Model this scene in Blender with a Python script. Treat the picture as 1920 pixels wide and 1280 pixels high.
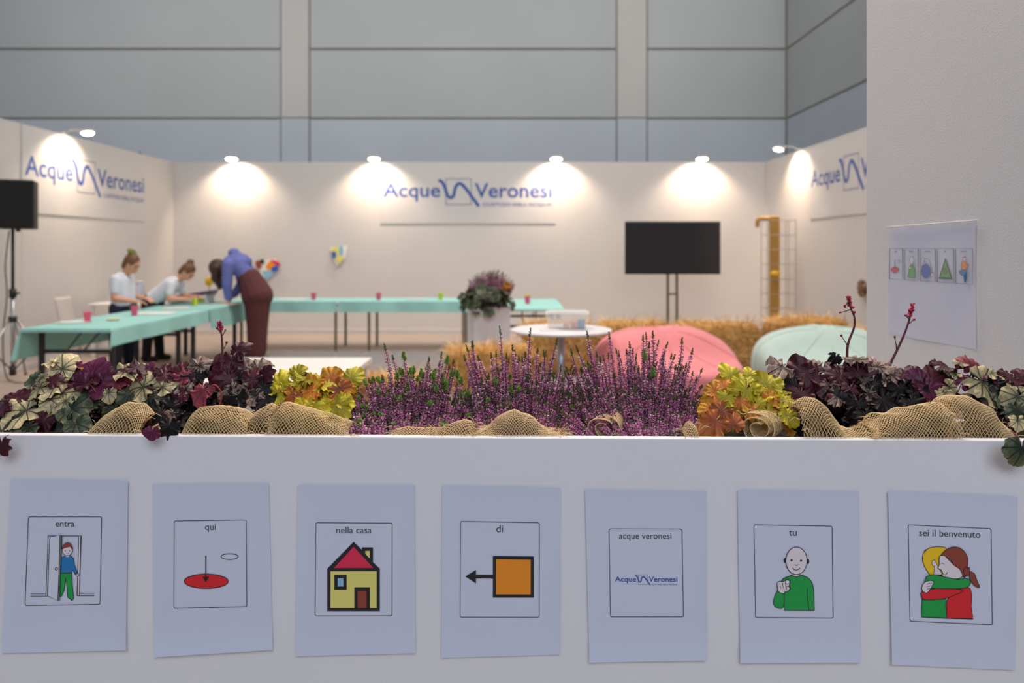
import bpy, bmesh, math, random
from mathutils import Vector, Matrix, noise
from mathutils.geometry import tessellate_polygon
for o in list(bpy.data.objects): bpy.data.objects.remove(o)
scene = bpy.context.scene
col = scene.collection
R = math.radians
PI = math.pi
random.seed(7)

# ---------------------------------------------------------------- camera
F, CX, CY, CZ = 1420.0, 965.0, 466.0, 1.48
cd = bpy.data.cameras.new('camera'); cam = bpy.data.objects.new('camera', cd); col.objects.link(cam)
cam.location = (0, 0, CZ); cam.rotation_euler = (R(90), 0, 0)
cd.sensor_fit = 'HORIZONTAL'; cd.sensor_width = 36; cd.lens = 36*F/1920
cd.shift_x = -(CX-960)/1920; cd.shift_y = -(640-CY)/1920
cd.clip_start = .05; cd.clip_end = 200
cd.dof.use_dof = True; cd.dof.focus_distance = 1.40; cd.dof.aperture_fstop = 3.6
scene.camera = cam
# ---------------------------------------------------------------- world, lights, exposure
w = bpy.data.worlds.new('World'); scene.world = w; w.use_nodes = True
bg = w.node_tree.nodes['Background']
bg.inputs[0].default_value = (.74, .84, 1.0, 1); bg.inputs[1].default_value = .24
def area(name, loc, size, power, color, target):
    l = bpy.data.lights.new(name, 'AREA'); l.shape = 'RECTANGLE'; l.size, l.size_y = size
    l.energy = power; l.color = color
    o = bpy.data.objects.new(name, l); col.objects.link(o); o.location = loc
    o.rotation_euler = (Vector(target)-Vector(loc)).to_track_quat('-Z', 'Y').to_euler()
    return o
area('hall_light_booth', (0, 8.5, 8), (9, 6), 400, (1, .91, .84), (0, 8.5, 0)).data.spread = R(115)
area('hall_light_planter', (.65, 2.5, 4.6), (2.4, 1.0), 140, (1, .83, .70), (.1, 1.45, 1.1))
area('hall_light_front', (.8, -5.5, 6.5), (6, 4), 300, (.80, .88, 1.0), (0, 1.3, .8))
area('hall_light_back', (.5, 11.5, 10.5), (26, 2), 400, (1, .985, .97), (.5, 18, 4.0)).data.spread = R(110)
vs = scene.view_settings
vs.view_transform = 'Standard'; vs.look = 'None'; vs.gamma = 1; vs.exposure = 0.0
vs.use_curve_mapping = False
SPOT_W = 86
WARM = (1, .76, .56)

# ---------------------------------------------------------------- helpers
def at(px, py, Y): return Vector(((px-CX)/F*Y, Y, CZ-(py-CY)/F*Y))
def ray(px, py): return Vector(((px-CX)/F, 1, -(py-CY)/F))
def hit(px, py, p0, n):
    d = ray(px, py); c = Vector((0, 0, CZ))
    return c + d*((p0-c).dot(n)/d.dot(n))
def S(r, g, b):
    f = lambda c: (c/255/12.92) if c/255 <= .04045 else ((c/255+.055)/1.055)**2.4
    return (f(r), f(g), f(b), 1)

MATS = {}
def mat(name, color, rough=.6, metal=0, var=0, scale=8, bump=0, bscale=60, spec=None, emit=None, estr=0, trans=0, alpha=1, objvar=0, sheen=0, bdist=.002):
    if name in MATS: return MATS[name]
    m = bpy.data.materials.new(name); m.use_nodes = True
    nt = m.node_tree; b = nt.nodes['Principled BSDF']
    b.inputs['Base Color'].default_value = color; b.inputs['Roughness'].default_value = rough
    b.inputs['Metallic'].default_value = metal
    if spec is not None: b.inputs['Specular IOR Level'].default_value = spec
    if trans: b.inputs['Transmission Weight'].default_value = trans
    if alpha < 1: b.inputs['Alpha'].default_value = alpha
    if sheen: b.inputs['Sheen Weight'].default_value = sheen
    if emit: b.inputs['Emission Color'].default_value = emit; b.inputs['Emission Strength'].default_value = estr
    tc = None
    if var or bump:
        tc = nt.nodes.new('ShaderNodeTexCoord')
    last = None
    if var:
        n = nt.nodes.new('ShaderNodeTexNoise'); n.inputs['Scale'].default_value = scale; n.inputs['Detail'].default_value = 4
        nt.links.new(tc.outputs['Object'], n.inputs['Vector'])
        h = nt.nodes.new('ShaderNodeHueSaturation'); h.inputs['Color'].default_value = color
        mp = nt.nodes.new('ShaderNodeMapRange'); mp.inputs['From Min'].default_value = .3; mp.inputs['From Max'].default_value = .7
        mp.inputs['To Min'].default_value = 1-var; mp.inputs['To Max'].default_value = 1+var
        nt.links.new(n.outputs['Fac'], mp.inputs['Value']); nt.links.new(mp.outputs[0], h.inputs['Value'])
        last = h.outputs['Color']
    if objvar:
        oi = nt.nodes.new('ShaderNodeObjectInfo')
        mp2 = nt.nodes.new('ShaderNodeMapRange'); mp2.inputs['To Min'].default_value = 1-objvar; mp2.inputs['To Max'].default_value = 1+objvar
        nt.links.new(oi.outputs['Random'], mp2.inputs['Value'])
        h2 = nt.nodes.new('ShaderNodeHueSaturation'); h2.inputs['Color'].default_value = color
        if last: nt.links.new(last, h2.inputs['Color'])
        nt.links.new(mp2.outputs[0], h2.inputs['Value']); last = h2.outputs['Color']
    if last: nt.links.new(last, b.inputs['Base Color'])
    if bump:
        n2 = nt.nodes.new('ShaderNodeTexNoise'); n2.inputs['Scale'].default_value = bscale; n2.inputs['Detail'].default_value = 3
        nt.links.new(tc.outputs['Object'], n2.inputs['Vector'])
        bp = nt.nodes.new('ShaderNodeBump'); bp.inputs['Strength'].default_value = bump; bp.inputs['Distance'].default_value = bdist
        nt.links.new(n2.outputs['Fac'], bp.inputs['Height']); nt.links.new(bp.outputs[0], b.inputs['Normal'])
    MATS[name] = m
    return m

class MB:
    def __init__(s): s.v, s.f, s.m, s.uv = [], [], [], None
    def add(s, vs, fs, mi=0):
        o = len(s.v); s.v += [Vector(p) for p in vs]
        s.f += [tuple(i+o for i in f) for f in fs]; s.m += [mi]*len(fs)
    def box(s, lo, hi, mi=0, bev=0, M=None):
        x0, y0, z0 = lo; x1, y1, z1 = hi
        if bev:
            b = min(bev, (x1-x0)*.45, (y1-y0)*.45, (z1-z0)*.45)
            vs = []
            for sx, cx_ in ((-1, x0), (1, x1)):
                for sy, cy_ in ((-1, y0), (1, y1)):
                    for sz, cz_ in ((-1, z0), (1, z1)):
                        vs += [(cx_, cy_-sy*b, cz_-sz*b), (cx_-sx*b, cy_, cz_-sz*b), (cx_-sx*b, cy_-sy*b, cz_)]
            bm = bmesh.new()
            for p in vs: bm.verts.new(p)
            bmesh.ops.convex_hull(bm, input=bm.verts)
            bmesh.ops.dissolve_limit(bm, angle_limit=.01, verts=bm.verts, edges=bm.edges)
            bm.verts.index_update()
            V = [v.co.copy() for v in bm.verts]; Fs = [tuple(v.index for v in f.verts) for f in bm.faces]; bm.free()
        else:
            V = [Vector(p) for p in ((x0,y0,z0),(x1,y0,z0),(x1,y1,z0),(x0,y1,z0),(x0,y0,z1),(x1,y0,z1),(x1,y1,z1),(x0,y1,z1))]
            Fs = [(0,3,2,1),(4,5,6,7),(0,1,5,4),(1,2,6,5),(2,3,7,6),(3,0,4,7)]
        if M is not None: V = [M @ p for p in V]
        s.add(V, Fs, mi)
    def tube(s, pts, r, n=8, mi=0, cap=True):
        pts = [Vector(p) for p in pts]; k = len(pts)
        rs = r if isinstance(r, (list, tuple)) else [r]*k
        vs = []; t0 = (pts[1]-pts[0]).normalized()
        ref = Vector((0, 0, 1)) if abs(t0.z) < .9 else Vector((1, 0, 0))
        u = t0.cross(ref).normalized()
        for i, p in enumerate(pts):
            t = (pts[min(i+1, k-1)]-pts[max(i-1, 0)]).normalized()
            u = (u - t*u.dot(t)).normalized(); w_ = t.cross(u)
            for j in range(n):
                a = 2*PI*j/n; vs.append(p + (u*math.cos(a)+w_*math.sin(a))*rs[i])
        fs = [(i*n+j, i*n+(j+1) % n, (i+1)*n+(j+1) % n, (i+1)*n+j) for i in range(k-1) for j in range(n)]
        if cap and n > 2: fs += [tuple(range(n))[::-1], tuple((k-1)*n+j for j in range(n))]
        s.add(vs, fs, mi)
    def lathe(s, prof, c=(0, 0, 0), n=24, mi=0, sx=1, sy=1, cap=True):
        c = Vector(c); vs = [c+Vector((r*math.cos(2*PI*j/n)*sx, r*math.sin(2*PI*j/n)*sy, z)) for r, z in prof for j in range(n)]
        k = len(prof)
        fs = [(i*n+j, i*n+(j+1) % n, (i+1)*n+(j+1) % n, (i+1)*n+j) for i in range(k-1) for j in range(n)]
        if cap: fs += [tuple(range(n))[::-1], tuple((k-1)*n+j for j in range(n))]
        s.add(vs, fs, mi)
    def grid(s, fn, nu, nv, mi=0):
        vs = [fn(i/nu, j/nv) for j in range(nv+1) for i in range(nu+1)]
        fs = [(j*(nu+1)+i, j*(nu+1)+i+1, (j+1)*(nu+1)+i+1, (j+1)*(nu+1)+i) for j in range(nv) for i in range(nu)]
        s.add(vs, fs, mi)
    def ball(s, c, r, n=10, mi=0, M=None):
        c = Vector(c); rr = r if isinstance(r, (tuple, list)) else (r, r, r)
        vs, m_ = [], n//2
        for i in range(m_+1):
            th = PI*i/m_
            for j in range(n):
                p = Vector((math.sin(th)*math.cos(2*PI*j/n)*rr[0], math.sin(th)*math.sin(2*PI*j/n)*rr[1], math.cos(th)*rr[2]))
                vs.append(c + (M @ p if M is not None else p))
        fs = [(i*n+j, (i+1)*n+j, (i+1)*n+(j+1) % n, i*n+(j+1) % n) for i in range(m_) for j in range(n)]
        s.add(vs, fs, mi)
    def capsule(s, a, b, ra, rb, n=12, mi=0):
        a, b = Vector(a), Vector(b); d = (b-a)
        t = d.normalized() if d.length > 1e-6 else Vector((0, 0, 1))
        pts, rs = [], []
        for k in range(4):
            th = PI/2*k/4; pts.append(a - t*ra*math.cos(th)); rs.append(max(ra*math.sin(th), 1e-4))
        pts += [a, b]; rs += [ra, rb]
        for k in range(1, 5):
            th = PI/2*k/4; pts.append(b + t*rb*math.sin(th)); rs.append(max(rb*math.cos(th), 1e-4))
        s.tube(pts, rs, n, mi)
    def mesh(s, name, mats, smooth=False):
        me = bpy.data.meshes.new(name)
        me.from_pydata([tuple(p) for p in s.v], [], s.f); me.update()
        for m_ in (mats if isinstance(mats, (list, tuple)) else [mats]): me.materials.append(m_)
        if len(set(s.m)) > 1 or (s.m and s.m[0]): me.polygons.foreach_set('material_index', s.m)
        if smooth: me.polygons.foreach_set('use_smooth', [True]*len(me.polygons))
        return me
    def build(s, name, mats, parent=None, smooth=False, world=False, kind=None, label=None):
        if world and parent is not None:
            inv = parent.matrix_basis.inverted(); pp = parent.parent
            while pp is not None: inv = inv @ pp.matrix_basis.inverted(); pp = pp.parent
            s.v = [inv @ p for p in s.v]
        me = s.mesh(name, mats, smooth)
        o = bpy.data.objects.new(name, me); col.objects.link(o)
        if parent is not None: o.parent = parent
        if kind: o['kind'] = kind
        if label: o['label'] = label
        return o
def link(name, me, parent=None, M=None):
    o = bpy.data.objects.new(name, me); col.objects.link(o)
    if parent is not None: o.parent = parent
    if M is not None: o.matrix_basis = M
    return o
def tag(o, label, cat, group=None, kind=None):
    o['label'] = label; o['category'] = cat
    if group: o['group'] = group
    if kind: o['kind'] = kind
    return o
def thing(name, label, cat, loc=(0, 0, 0), rz=0, group=None):
    o = bpy.data.objects.new(name, None); col.objects.link(o); o.location = loc; o.rotation_euler = (0, 0, rz)
    o.empty_display_size = .05
    o.matrix_basis = Matrix.Translation(Vector(loc)) @ Matrix.Rotation(rz, 4, 'Z')
    return tag(o, label, cat, group)
def struct(o, label=None):
    o['kind'] = 'structure'
    if label: o['label'] = label
    return o
def copy_tree(o, loc, rz=0, label=None):
    c = o.copy(); col.objects.link(c)
    c.matrix_basis = Matrix.Translation(Vector(loc)) @ Matrix.Rotation(rz, 4, 'Z')
    if label: c['label'] = label
    for ch in list(o.children):
        d = ch.copy(); col.objects.link(d); d.parent = c
        for g in list(ch.children):
            e = g.copy(); col.objects.link(e); e.parent = d
    return c
def bake(o, mods):
    for t, kw in mods:
        m = o.modifiers.new(t, t)
        for k, v in kw.items(): setattr(m, k, v)
    dg = bpy.context.evaluated_depsgraph_get(); dg.update()
    me = bpy.data.meshes.new_from_object(o.evaluated_get(dg)); old = o.data
    o.modifiers.clear(); me.name = old.name; o.data = me
    me.polygons.foreach_set('use_smooth', [True]*len(me.polygons))
    return o

_txt = {}
def text2d(s, bold=0):
    """glyph outlines of S as (verts, faces, (x0, x1, y0, y1)) in font units"""
    if (s, bold) in _txt: return _txt[(s, bold)]
    c = bpy.data.curves.new('t', 'FONT'); c.body = s; c.resolution_u = 3; c.offset = bold; c.fill_mode = 'FRONT'
    o = bpy.data.objects.new('t', c); col.objects.link(o)
    dg = bpy.context.evaluated_depsgraph_get(); dg.update()
    me = bpy.data.meshes.new_from_object(o.evaluated_get(dg))
    vs = [(v.co.x, v.co.y) for v in me.vertices]; fs = [tuple(p.vertices) for p in me.polygons]
    bpy.data.objects.remove(o); bpy.data.meshes.remove(me)
    xs = [v[0] for v in vs]; ys = [v[1] for v in vs]
    _txt[(s, bold)] = (vs, fs, (min(xs), max(xs), min(ys), max(ys)))
    return _txt[(s, bold)]

class Draw:
    """flat print: M(x, y, layer) puts a drawing coordinate on the printed sheet"""
    def __init__(s, M): s.M, s.mb, s.cols, s.l = M, MB(), [], 0
    def ci(s, c):
        if c not in s.cols: s.cols.append(c)
        return s.cols.index(c)
    def poly(s, pts, c, up=True):
        if up: s.l += 1
        tri = tessellate_polygon([[Vector((p[0], p[1], 0)) for p in pts]])
        s.mb.add([s.M(p[0], p[1], s.l) for p in pts], tri, s.ci(c))
    def line(s, pts, w_, c, closed=False):
        s.l += 1
        P = [Vector((p[0], p[1])) for p in pts]; n = len(P)
        L, Rr = [], []
        for i in range(n):
            a = P[i-1] if (i > 0 or closed) else P[i]; b = P[(i+1) % n] if (i < n-1 or closed) else P[i]
            t = (b-a)
            t = t.normalized() if t.length > 1e-9 else Vector((1, 0))
            e1 = (P[i]-a).normalized() if (P[i]-a).length > 1e-9 else t
            k = max(.5, e1.dot(t)); nn = Vector((-t.y, t.x))*(w_/2/k)
            L.append(P[i]+nn); Rr.append(P[i]-nn)
        o = [s.M(p.x, p.y, s.l) for p in L+Rr]
        m_ = n if closed else n-1
        s.mb.add(o, [(i, (i+1) % n, n+(i+1) % n, n+i) for i in range(m_)], s.ci(c))
    def ell(s, x, y, rx, ry, fill=None, stroke=None, w_=4, a0=0, a1=360, n=36):
        pts = [(x+rx*math.cos(R(a0+(a1-a0)*i/n)), y+ry*math.sin(R(a0+(a1-a0)*i/n))) for i in range(n if a1-a0 == 360 else n+1)]
        if fill: s.poly(pts, fill)
        if stroke: s.line(pts, w_, stroke, a1-a0 == 360)
    def shape(s, pts, fill, stroke='ink', w_=4):
        s.poly(pts, fill); s.line(pts, w_, stroke, True)
    def rrect(s, q, r, w_, c):
        pts = []
        for i in range(4):
            p = Vector(q[i]); a = (Vector(q[i-1])-p).normalized(); b = (Vector(q[(i+1) % 4])-p).normalized()
            for k in range(6):
                t = k/5; A = p+a*r; B = p+b*r
                pts.append(tuple(A*(1-t)**2 + p*2*t*(1-t) + B*t*t))
        s.line(pts, w_, c, True)
    def text(s, st, x0, x1, base, c, bold=0, cap=None, slope=0):
        """fit ST between x0 and x1 on the baseline BASE (y grows downwards)"""
        s.l += 1
        vs, fs, (a, b, lo, hi) = text2d(st, bold); k = (x1-x0)/(b-a); ky = k if cap is None else cap/hi
        s.mb.add([s.M(x0+(x-a)*k, base-y*ky+slope*((x-a)*k), s.l) for x, y in vs], fs, s.ci(c))
    def build(s, name, parent, label=None):
        return s.mb.build(name, [INK[c] for c in s.cols], parent, world=True, label=label)
def smooth_path(pts, n=6):
    P = [Vector(p) for p in pts]; out = []
    for i in range(len(P)-1):
        p0, p1, p2, p3 = P[max(i-1, 0)], P[i], P[i+1], P[min(i+2, len(P)-1)]
        for k in range(n):
            t = k/n
            out.append(.5*((2*p1)+(p2-p0)*t+(2*p0-5*p1+4*p2-p3)*t*t+(3*p1-p0-3*p2+p3)*t**3))
    out.append(P[-1]); return out

def ink(n, c): return mat('ink_'+n, c, .55)
INK = {'ink': ink('black', S(30, 30, 36)), 'red': ink('red', S(225, 35, 45)), 'rosered': ink('rose_red', S(228, 45, 85)),
       'yellow': ink('pale_yellow', S(233, 225, 125)), 'gold': ink('gold', S(250, 205, 30)), 'orange': ink('orange', S(248, 150, 35)),
       'brown': ink('brown', S(150, 68, 55)), 'blue': ink('blue', S(30, 125, 190)), 'sky': ink('sky', S(140, 195, 225)),
       'green': ink('green', S(20, 165, 75)), 'face': ink('face', S(236, 226, 232)), 'grey': ink('grey', S(120, 122, 130)),
       'logo': ink('logo_blue', S(45, 85, 165)), 'logogrey': ink('logo_grey', S(140, 145, 165)), 'text': ink('text', S(62, 62, 70)),
       'pale': ink('pale', S(218, 223, 241)), 'leafgreen': ink('leaf_green', S(90, 180, 60)), 'royal': ink('royal_blue', S(40, 95, 190))}

def draw_logo(D):
    """logo in its own units, x 185-1705, y 250-505"""
    D.text('Acque', 185, 700, 420, 'logo', .012, 124)
    D.text('Veronesi', 1010, 1705, 425, 'logo', .012, 128)
    D.line([(752, 258), (978, 258), (978, 488), (752, 488)], 9, 'logogrey', True)
    D.line(smooth_path([(682, 272), (715, 285), (742, 335), (762, 400), (792, 428), (820, 408), (834, 345), (855, 308), (885, 302), (930, 345), (985, 420), (1048, 505)], 5), 27, 'logo')
    D.text("CUSTODI DELL'ACQUA", 1085, 1705, 503, 'logo', .004, 31)
# ================================================================ materials
M_wall = mat('booth_white', S(217, 212, 207), .55, var=.02, scale=1.2)
M_front = mat('planter_white', S(236, 236, 240), .5, var=.015, scale=3, bump=.15, bscale=25)
M_peel = mat('orange_peel_white', S(226, 227, 230), .5, bump=.45, bscale=330, var=.02, scale=4, bdist=.002)
M_panel = mat('hall_panel', S(190, 192, 190), .7, var=.03, scale=.6)
M_panel2 = mat('hall_panel_pale', S(196, 202, 208), .7, var=.03, scale=.6)
M_pillar = mat('hall_pillar', S(205, 201, 194), .7, var=.03, scale=.6)
M_joint = mat('hall_joint', S(178, 170, 152), .8)
M_floor = mat('booth_floor', S(174, 155, 141), .55, var=.05, scale=2)
M_rug = mat('grey_carpet', S(138, 132, 130), .95, var=.06, scale=6, bump=.3, bscale=200)
M_black = mat('black_metal', S(34, 33, 32), .5)
M_bronze = mat('bronze_metal', S(112, 98, 66), .45)
M_cloth = mat('mint_cloth', S(158, 212, 202), .75, var=.03, scale=5)
M_top = mat('white_laminate', S(240, 237, 230), .35)
M_chrome = mat('brushed_steel', S(190, 188, 190), .3, metal=.9)
M_speaker = mat('speaker_black', S(24, 23, 22), .6, bump=.2, bscale=300)
M_screen = mat('tv_screen', S(44, 40, 39), .14, spec=.6)
M_bezel = mat('tv_bezel', S(18, 17, 17), .4)
M_straw = mat('straw', S(228, 184, 112), .8, var=.22, scale=9, objvar=.08)
M_straw2 = mat('straw_core', S(192, 142, 78), .9, var=.35, scale=14, bump=.6, bscale=40, bdist=.02)
M_pink = mat('pink_fabric', S(232, 136, 138), .85, var=.02, scale=4, sheen=.2)
M_mint = mat('mint_fabric', S(184, 205, 194), .85, var=.02, scale=4, sheen=.2)
M_gold = mat('gold_paint', S(182, 138, 66), .45, metal=.2)
M_mesh = mat('wire_grey', S(176, 168, 160), .5, metal=.4)
M_cuppink = mat('cup_pink', S(238, 90, 125), .35); M_cuplime = mat('cup_lime', S(200, 215, 50), .35)
M_paper = mat('paper', S(214, 220, 240), .6, var=.008, scale=6)
M_banner = mat('banner_vinyl', S(214, 211, 208), .5)
M_soil = mat('soil', S(38, 28, 22), 1, var=.4, scale=60)
M_lamp = mat('lamp_face', (1, .9, .75, 1), .5, emit=(1, .86, .68, 1), estr=30)
M_lampbody = mat('lamp_body', S(215, 212, 205), .4)

# ================================================================ hall
mb = MB(); mb.box((-16, -4, -.12), (16, 19, -.002)); struct(mb.build('floor', M_floor))
DF = 18.0
wf = MB(); wf.box((-16, DF+.06, 0), (6.62, DF+.3, 9.2)); wf = struct(wf.build('wall_rear', M_joint))
zs = [0, 1.5, 3.0, 4.57, 6.22, 7.85, 9.2]
xb = [-15.9, -5.55, -4.88, 2.43, 3.14, 6.46]
for (xa, xc) in ((xb[0], xb[1]), (xb[2], xb[3]), (xb[4], xb[5])):
    for a, b in zip(zs[:-1], zs[1:]):
        m = MB(); m.box((xa+.02, DF, a+.02), (xc-.02, DF+.06, b-.02), 0, .012)
        m.build('panel', M_panel if a >= 4.5 else M_panel2, wf)
for xa, xc in ((xb[1], xb[2]), (xb[3], xb[4])):
    m = MB(); m.box((xa+.01, DF-.03, 0), (xc-.01, DF+.06, 4.57), 0, .01); m.build('pillar_cladding', M_panel2, wf)
    m = MB(); m.box((xa+.01, DF-.03, 4.59), (xc-.01, DF+.06, 9.2), 0, .01); m.build('pillar', M_pillar, wf)
wr = MB(); wr.box((6.52, 2, 0), (6.8, DF+.3, 9.2)); wr = struct(wr.build('wall_hall_right', M_joint))
ys = [2.1, 7.4, 12.7, DF-.02]
for a, b in zip(ys[:-1], ys[1:]):
    for c, d in zip(zs[:-1], zs[1:]):
        m = MB(); m.box((6.46, a+.02, c+.02), (6.52, b-.02, d-.02), 0, .012)
        m.build('panel', M_panel if c >= 4.5 else M_panel2, wr)

# ================================================================ booth walls
D, XL, XR, WH = 13.3, -5.99, 4.40, 3.0
def wallbox(m, lo, hi): m.box(lo, hi, 0, .004)
wb = MB(); wb.box((XL-.06, D+.004, 0), (XR+.06, D+.05, WH-.006)); wb = struct(wb.build('wall_back', M_wall))
n = 10
for i in range(n):
    a = XL+(XR-XL)*i/n; b = XL+(XR-XL)*(i+1)/n
    m = MB(); m.box((a+.0004, D, .0), (b-.0004, D+.006, WH), 0, .0005); m.build('panel', M_wall, wb)
wl = MB(); wl.box((XL-.06, 5.2, 0), (XL-.004, D+.05, WH-.006)); wl = struct(wl.build('wall_left', M_wall))
for a, b in ((5.2, 9.2), (9.2, D)):
    m = MB(); m.box((XL-.006, a+.006, 0), (XL, b-.001, WH), 0, .002); m.build('panel', M_wall, wl)
w2 = MB(); w2.box((XR+.004, 6.4, 0), (XR+.06, D+.05, WH-.006)); w2 = struct(w2.build('wall_right', M_wall))
for a, b in ((6.4, 9.8), (9.8, D)):
    m = MB(); m.box((XR, a+.002, 0), (XR+.006, b-.001, WH), 0, .002); m.build('panel', M_wall, w2)
for nm, lo, hi in (('baseboard_back', (XL, D-.012, 0), (XR, D, .07)), ('baseboard_left', (XL, 5.2, 0), (XL+.012, D-.012, .07)), ('baseboard_right', (XR-.012, 6.4, 0), (XR, D-.012, .07))):
    m = MB(); m.box(lo, hi, 0, .003); struct(m.build(nm, mat('baseboard_grey', S(214, 212, 210), .5)))

# partition beside the planter
PP = Vector((1.018, 2.19, 0)); PD = Vector((.2049, -.9788, 0)).normalized(); PN = Vector((-PD.y, PD.x, 0))*-1
if PN.x > 0: PN = -PN
m = MB()
PQ = PP + PD*.535
c = [PP, PQ, PQ-PN*.1, PP-PN*.1]
m.add([p+Vector((0, 0, z)) for z in (0, 3.0) for p in c], [(0, 1, 2, 3), (7, 6, 5, 4), (0, 4, 5, 1), (1, 5, 6, 2), (2, 6, 7, 3), (3, 7, 4, 0)])
struct(m.build('wall_partition', M_peel))

# banners with the logo
def banner(name, label, M, th):
    """M(x, y, off): logo units and metres off the wall -> point"""
    r = thing(name, label, 'banner', tuple(M(945, 660, 0)))
    m = MB(); q = [(158, 108), (1737, 108), (1737, 660), (158, 660)]
    m.add([M(x, y, o) for o in (.0015, th) for x, y in q], [(0, 1, 2, 3), (7, 6, 5, 4), (0, 4, 5, 1), (1, 5, 6, 2), (2, 6, 7, 3), (3, 7, 4, 0)])
    m.build('board', M_banner, r, world=True)
    Dd = Draw(lambda x, y, l: M(x, y, th+.0008+.0004*l)); draw_logo(Dd); Dd.build('logo_print', r)
K = 2.96/1520
def zb(y): return WH - .004 - (y-108)*K
banner('banner', 'white logo banner on the back wall between two wall lamps', lambda x, y, o: Vector((at(680+185/4.8, 0, D).x+(x-185)*K, D-o, zb(y))), .014)
banner('banner', 'white logo banner on the side wall behind the loudspeaker', lambda x, y, o: Vector((XL+o, 9.24+(x-185)*K, zb(y))), .014)
banner('banner', 'white logo banner half hidden by the textured partition', lambda x, y, o: Vector((XR-o, 11.2-(x-185)*K, zb(y))), .014)

# wall lamps (flood lights on short arms)
def lamp(loc, rz, label, pw=1.0):
    r = thing('wall_lamp', label, 'lamp', loc, rz, 'arm lamps along the booth wall tops')
    m = MB(); m.box((-.03, -.01, -.06), (.03, .012, .06), 0, .004); m.tube([(0, -.02, .03), (0, -.10, .085), (0, -.22, .085), (0, -.27, .05)], .009, 8); m.build('arm', M_lampbody, r)
    m = MB(); T = Matrix.Translation((0, -.32, .05)) @ Matrix.Rotation(R(-12), 4, 'X')
    m.box((-.10, -.07, -.006), (.10, .07, .03), 0, .01, T); h = m.build('head', M_lampbody, r)
    m = MB(); m.lathe([(.001, -.030), (.04, -.028), (.066, -.018), (.07, -.004)], (0, 0, 0), 24, 0, 1.35, .9); m.v = [T @ p for p in m.v]
    m.build('lens', M_lamp, h, smooth=True)
    l = bpy.data.lights.new('lamp_glow', 'SPOT'); l.energy = SPOT_W*pw; l.color = WARM; l.spot_size = R(128); l.spot_blend = .55; l.shadow_soft_size = .05
    lo = bpy.data.objects.new('lamp_glow', l); col.objects.link(lo); lo.parent = r
    lo.location = (0, -.32, .005); lo.rotation_euler = (R(34), 0, 0)
for px, lb in ((447, 'wall lamp on the back wall nearest the blue hoodie corner'), (708, 'wall lamp over the first letters of the back wall banner'),
               (1041, 'wall lamp over the last letters of the back wall banner'), (1308, 'wall lamp on the back wall over the television')):
    lamp((at(px, 0, D).x, D-.002, WH-.03), 0, lb)
lamp((XL+.002, 10.05, WH-.03), R(90), 'wall lamp on the side wall over the loudspeaker banner')
lamp((XR-.002, 11.7, WH-.03), R(-90), 'wall lamp on the wall by the gold post')
m = MB(); m.box((-.02, -.04, -.05), (.02, .04, .012), 0, .004); m.tube([(0, 0, .01), (0, 0, .05)], .006, 6)
o = m.build('cable_clip', M_black); o.location = (XL-.02, at(265, 0, 1).y*5.99*1420/(965-265), WH+.0); tag(o, 'small dark cable clip on top of the side wall', 'clip')

# grey carpet of the play area
m = MB(); m.box((-3.5, 4.2, -.001), (4.3, 10.9, .006), 0, .003); tag(m.build('carpet', M_rug), 'grey carpet under the straw bales and bean bags', 'carpet')

# ================================================================ planter with posters
PL = thing('planter_box', 'long white planter box with paper signs taped along its front', 'planter', (0, 1.322, 0), -math.atan(.022))
PLM = PL.matrix_basis.copy()
ZR = 1.15
m = MB(); m.box((-1.05, 0, 0), (1.05, .018, ZR), 0, .0012); m.build('front_panel', M_front, PL)
m = MB(); m.box((-1.05, .282, 0), (1.05, .30, ZR-.03), 0, .0012); m.build('back_panel', M_front, PL)
for x in (-1.05, 1.032):
    m = MB(); m.box((x, .018, 0), (x+.018, .282, ZR-.001), 0, .0012); m.build('end_panel', M_front, PL)
m = MB(); m.grid(lambda u, v: Vector((-1.031+2.062*u, .0185+.263*v, ZR-.035+.012*noise.noise(Vector((u*60, v*6, 0))))), 160, 14); m.build('soil', M_soil, PL, True)
m = MB(); m.box((-1.03, .02, .9), (1.03, .28, .93)); m.build('shelf', M_front, PL)
PLN = PLM.to_3x3() @ Vector((0, -1, 0)); PL0 = PLM @ Vector((0, 0, 0))
def onp(px, py, off): return hit(px, py, PL0+PLN*off, PLN)

def poster(label, corners, sc, org, border, bw, fn, seed):
    q = [Vector(c) for c in corners]
    rnd = random.Random(seed)
    k1, k2, k3 = rnd.uniform(.002, .007), rnd.uniform(.002, .007), rnd.uniform(.001, .004)
    def surf(u, v, extra=0):
        p = (q[0]*(1-u)+q[1]*u)*(1-v)+(q[3]*(1-u)+q[2]*u)*v
        cb = max(0, (v-.78)/.22)**2; ct = max(0, (.10-v)/.10)**2; cs = max(0, (u-.86)/.14)**2+max(0, (.12-u)/.12)**2
        off = .0012 + cb*(k1*(1-u)+k2*u) + ct*.0012 + cs*k3 + extra
        return onp(p.x, p.y, off)
    r = thing('paper_sign', label, 'sign', tuple(surf(.5, 1)), 0)
    m = MB(); m.grid(lambda u, v: surf(u, v), 16, 22); m.build('sheet', M_paper, r, True, world=True)
    def M(x, y, l): return onp(org[0]+x/sc, org[1]+y/sc, .0017+.00008*l)
    Dd = Draw(M); Dd.rrect(border, 11, bw, 'text'); Dd.build('border', r)
    Dt = Draw(M); Dp = Draw(M); Dp.l = 1
    fn(Dt, Dp)
    if Dt.mb.v: Dt.build('caption', r)
    if Dp.mb.v: Dp.build('pictogram', r)

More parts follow.
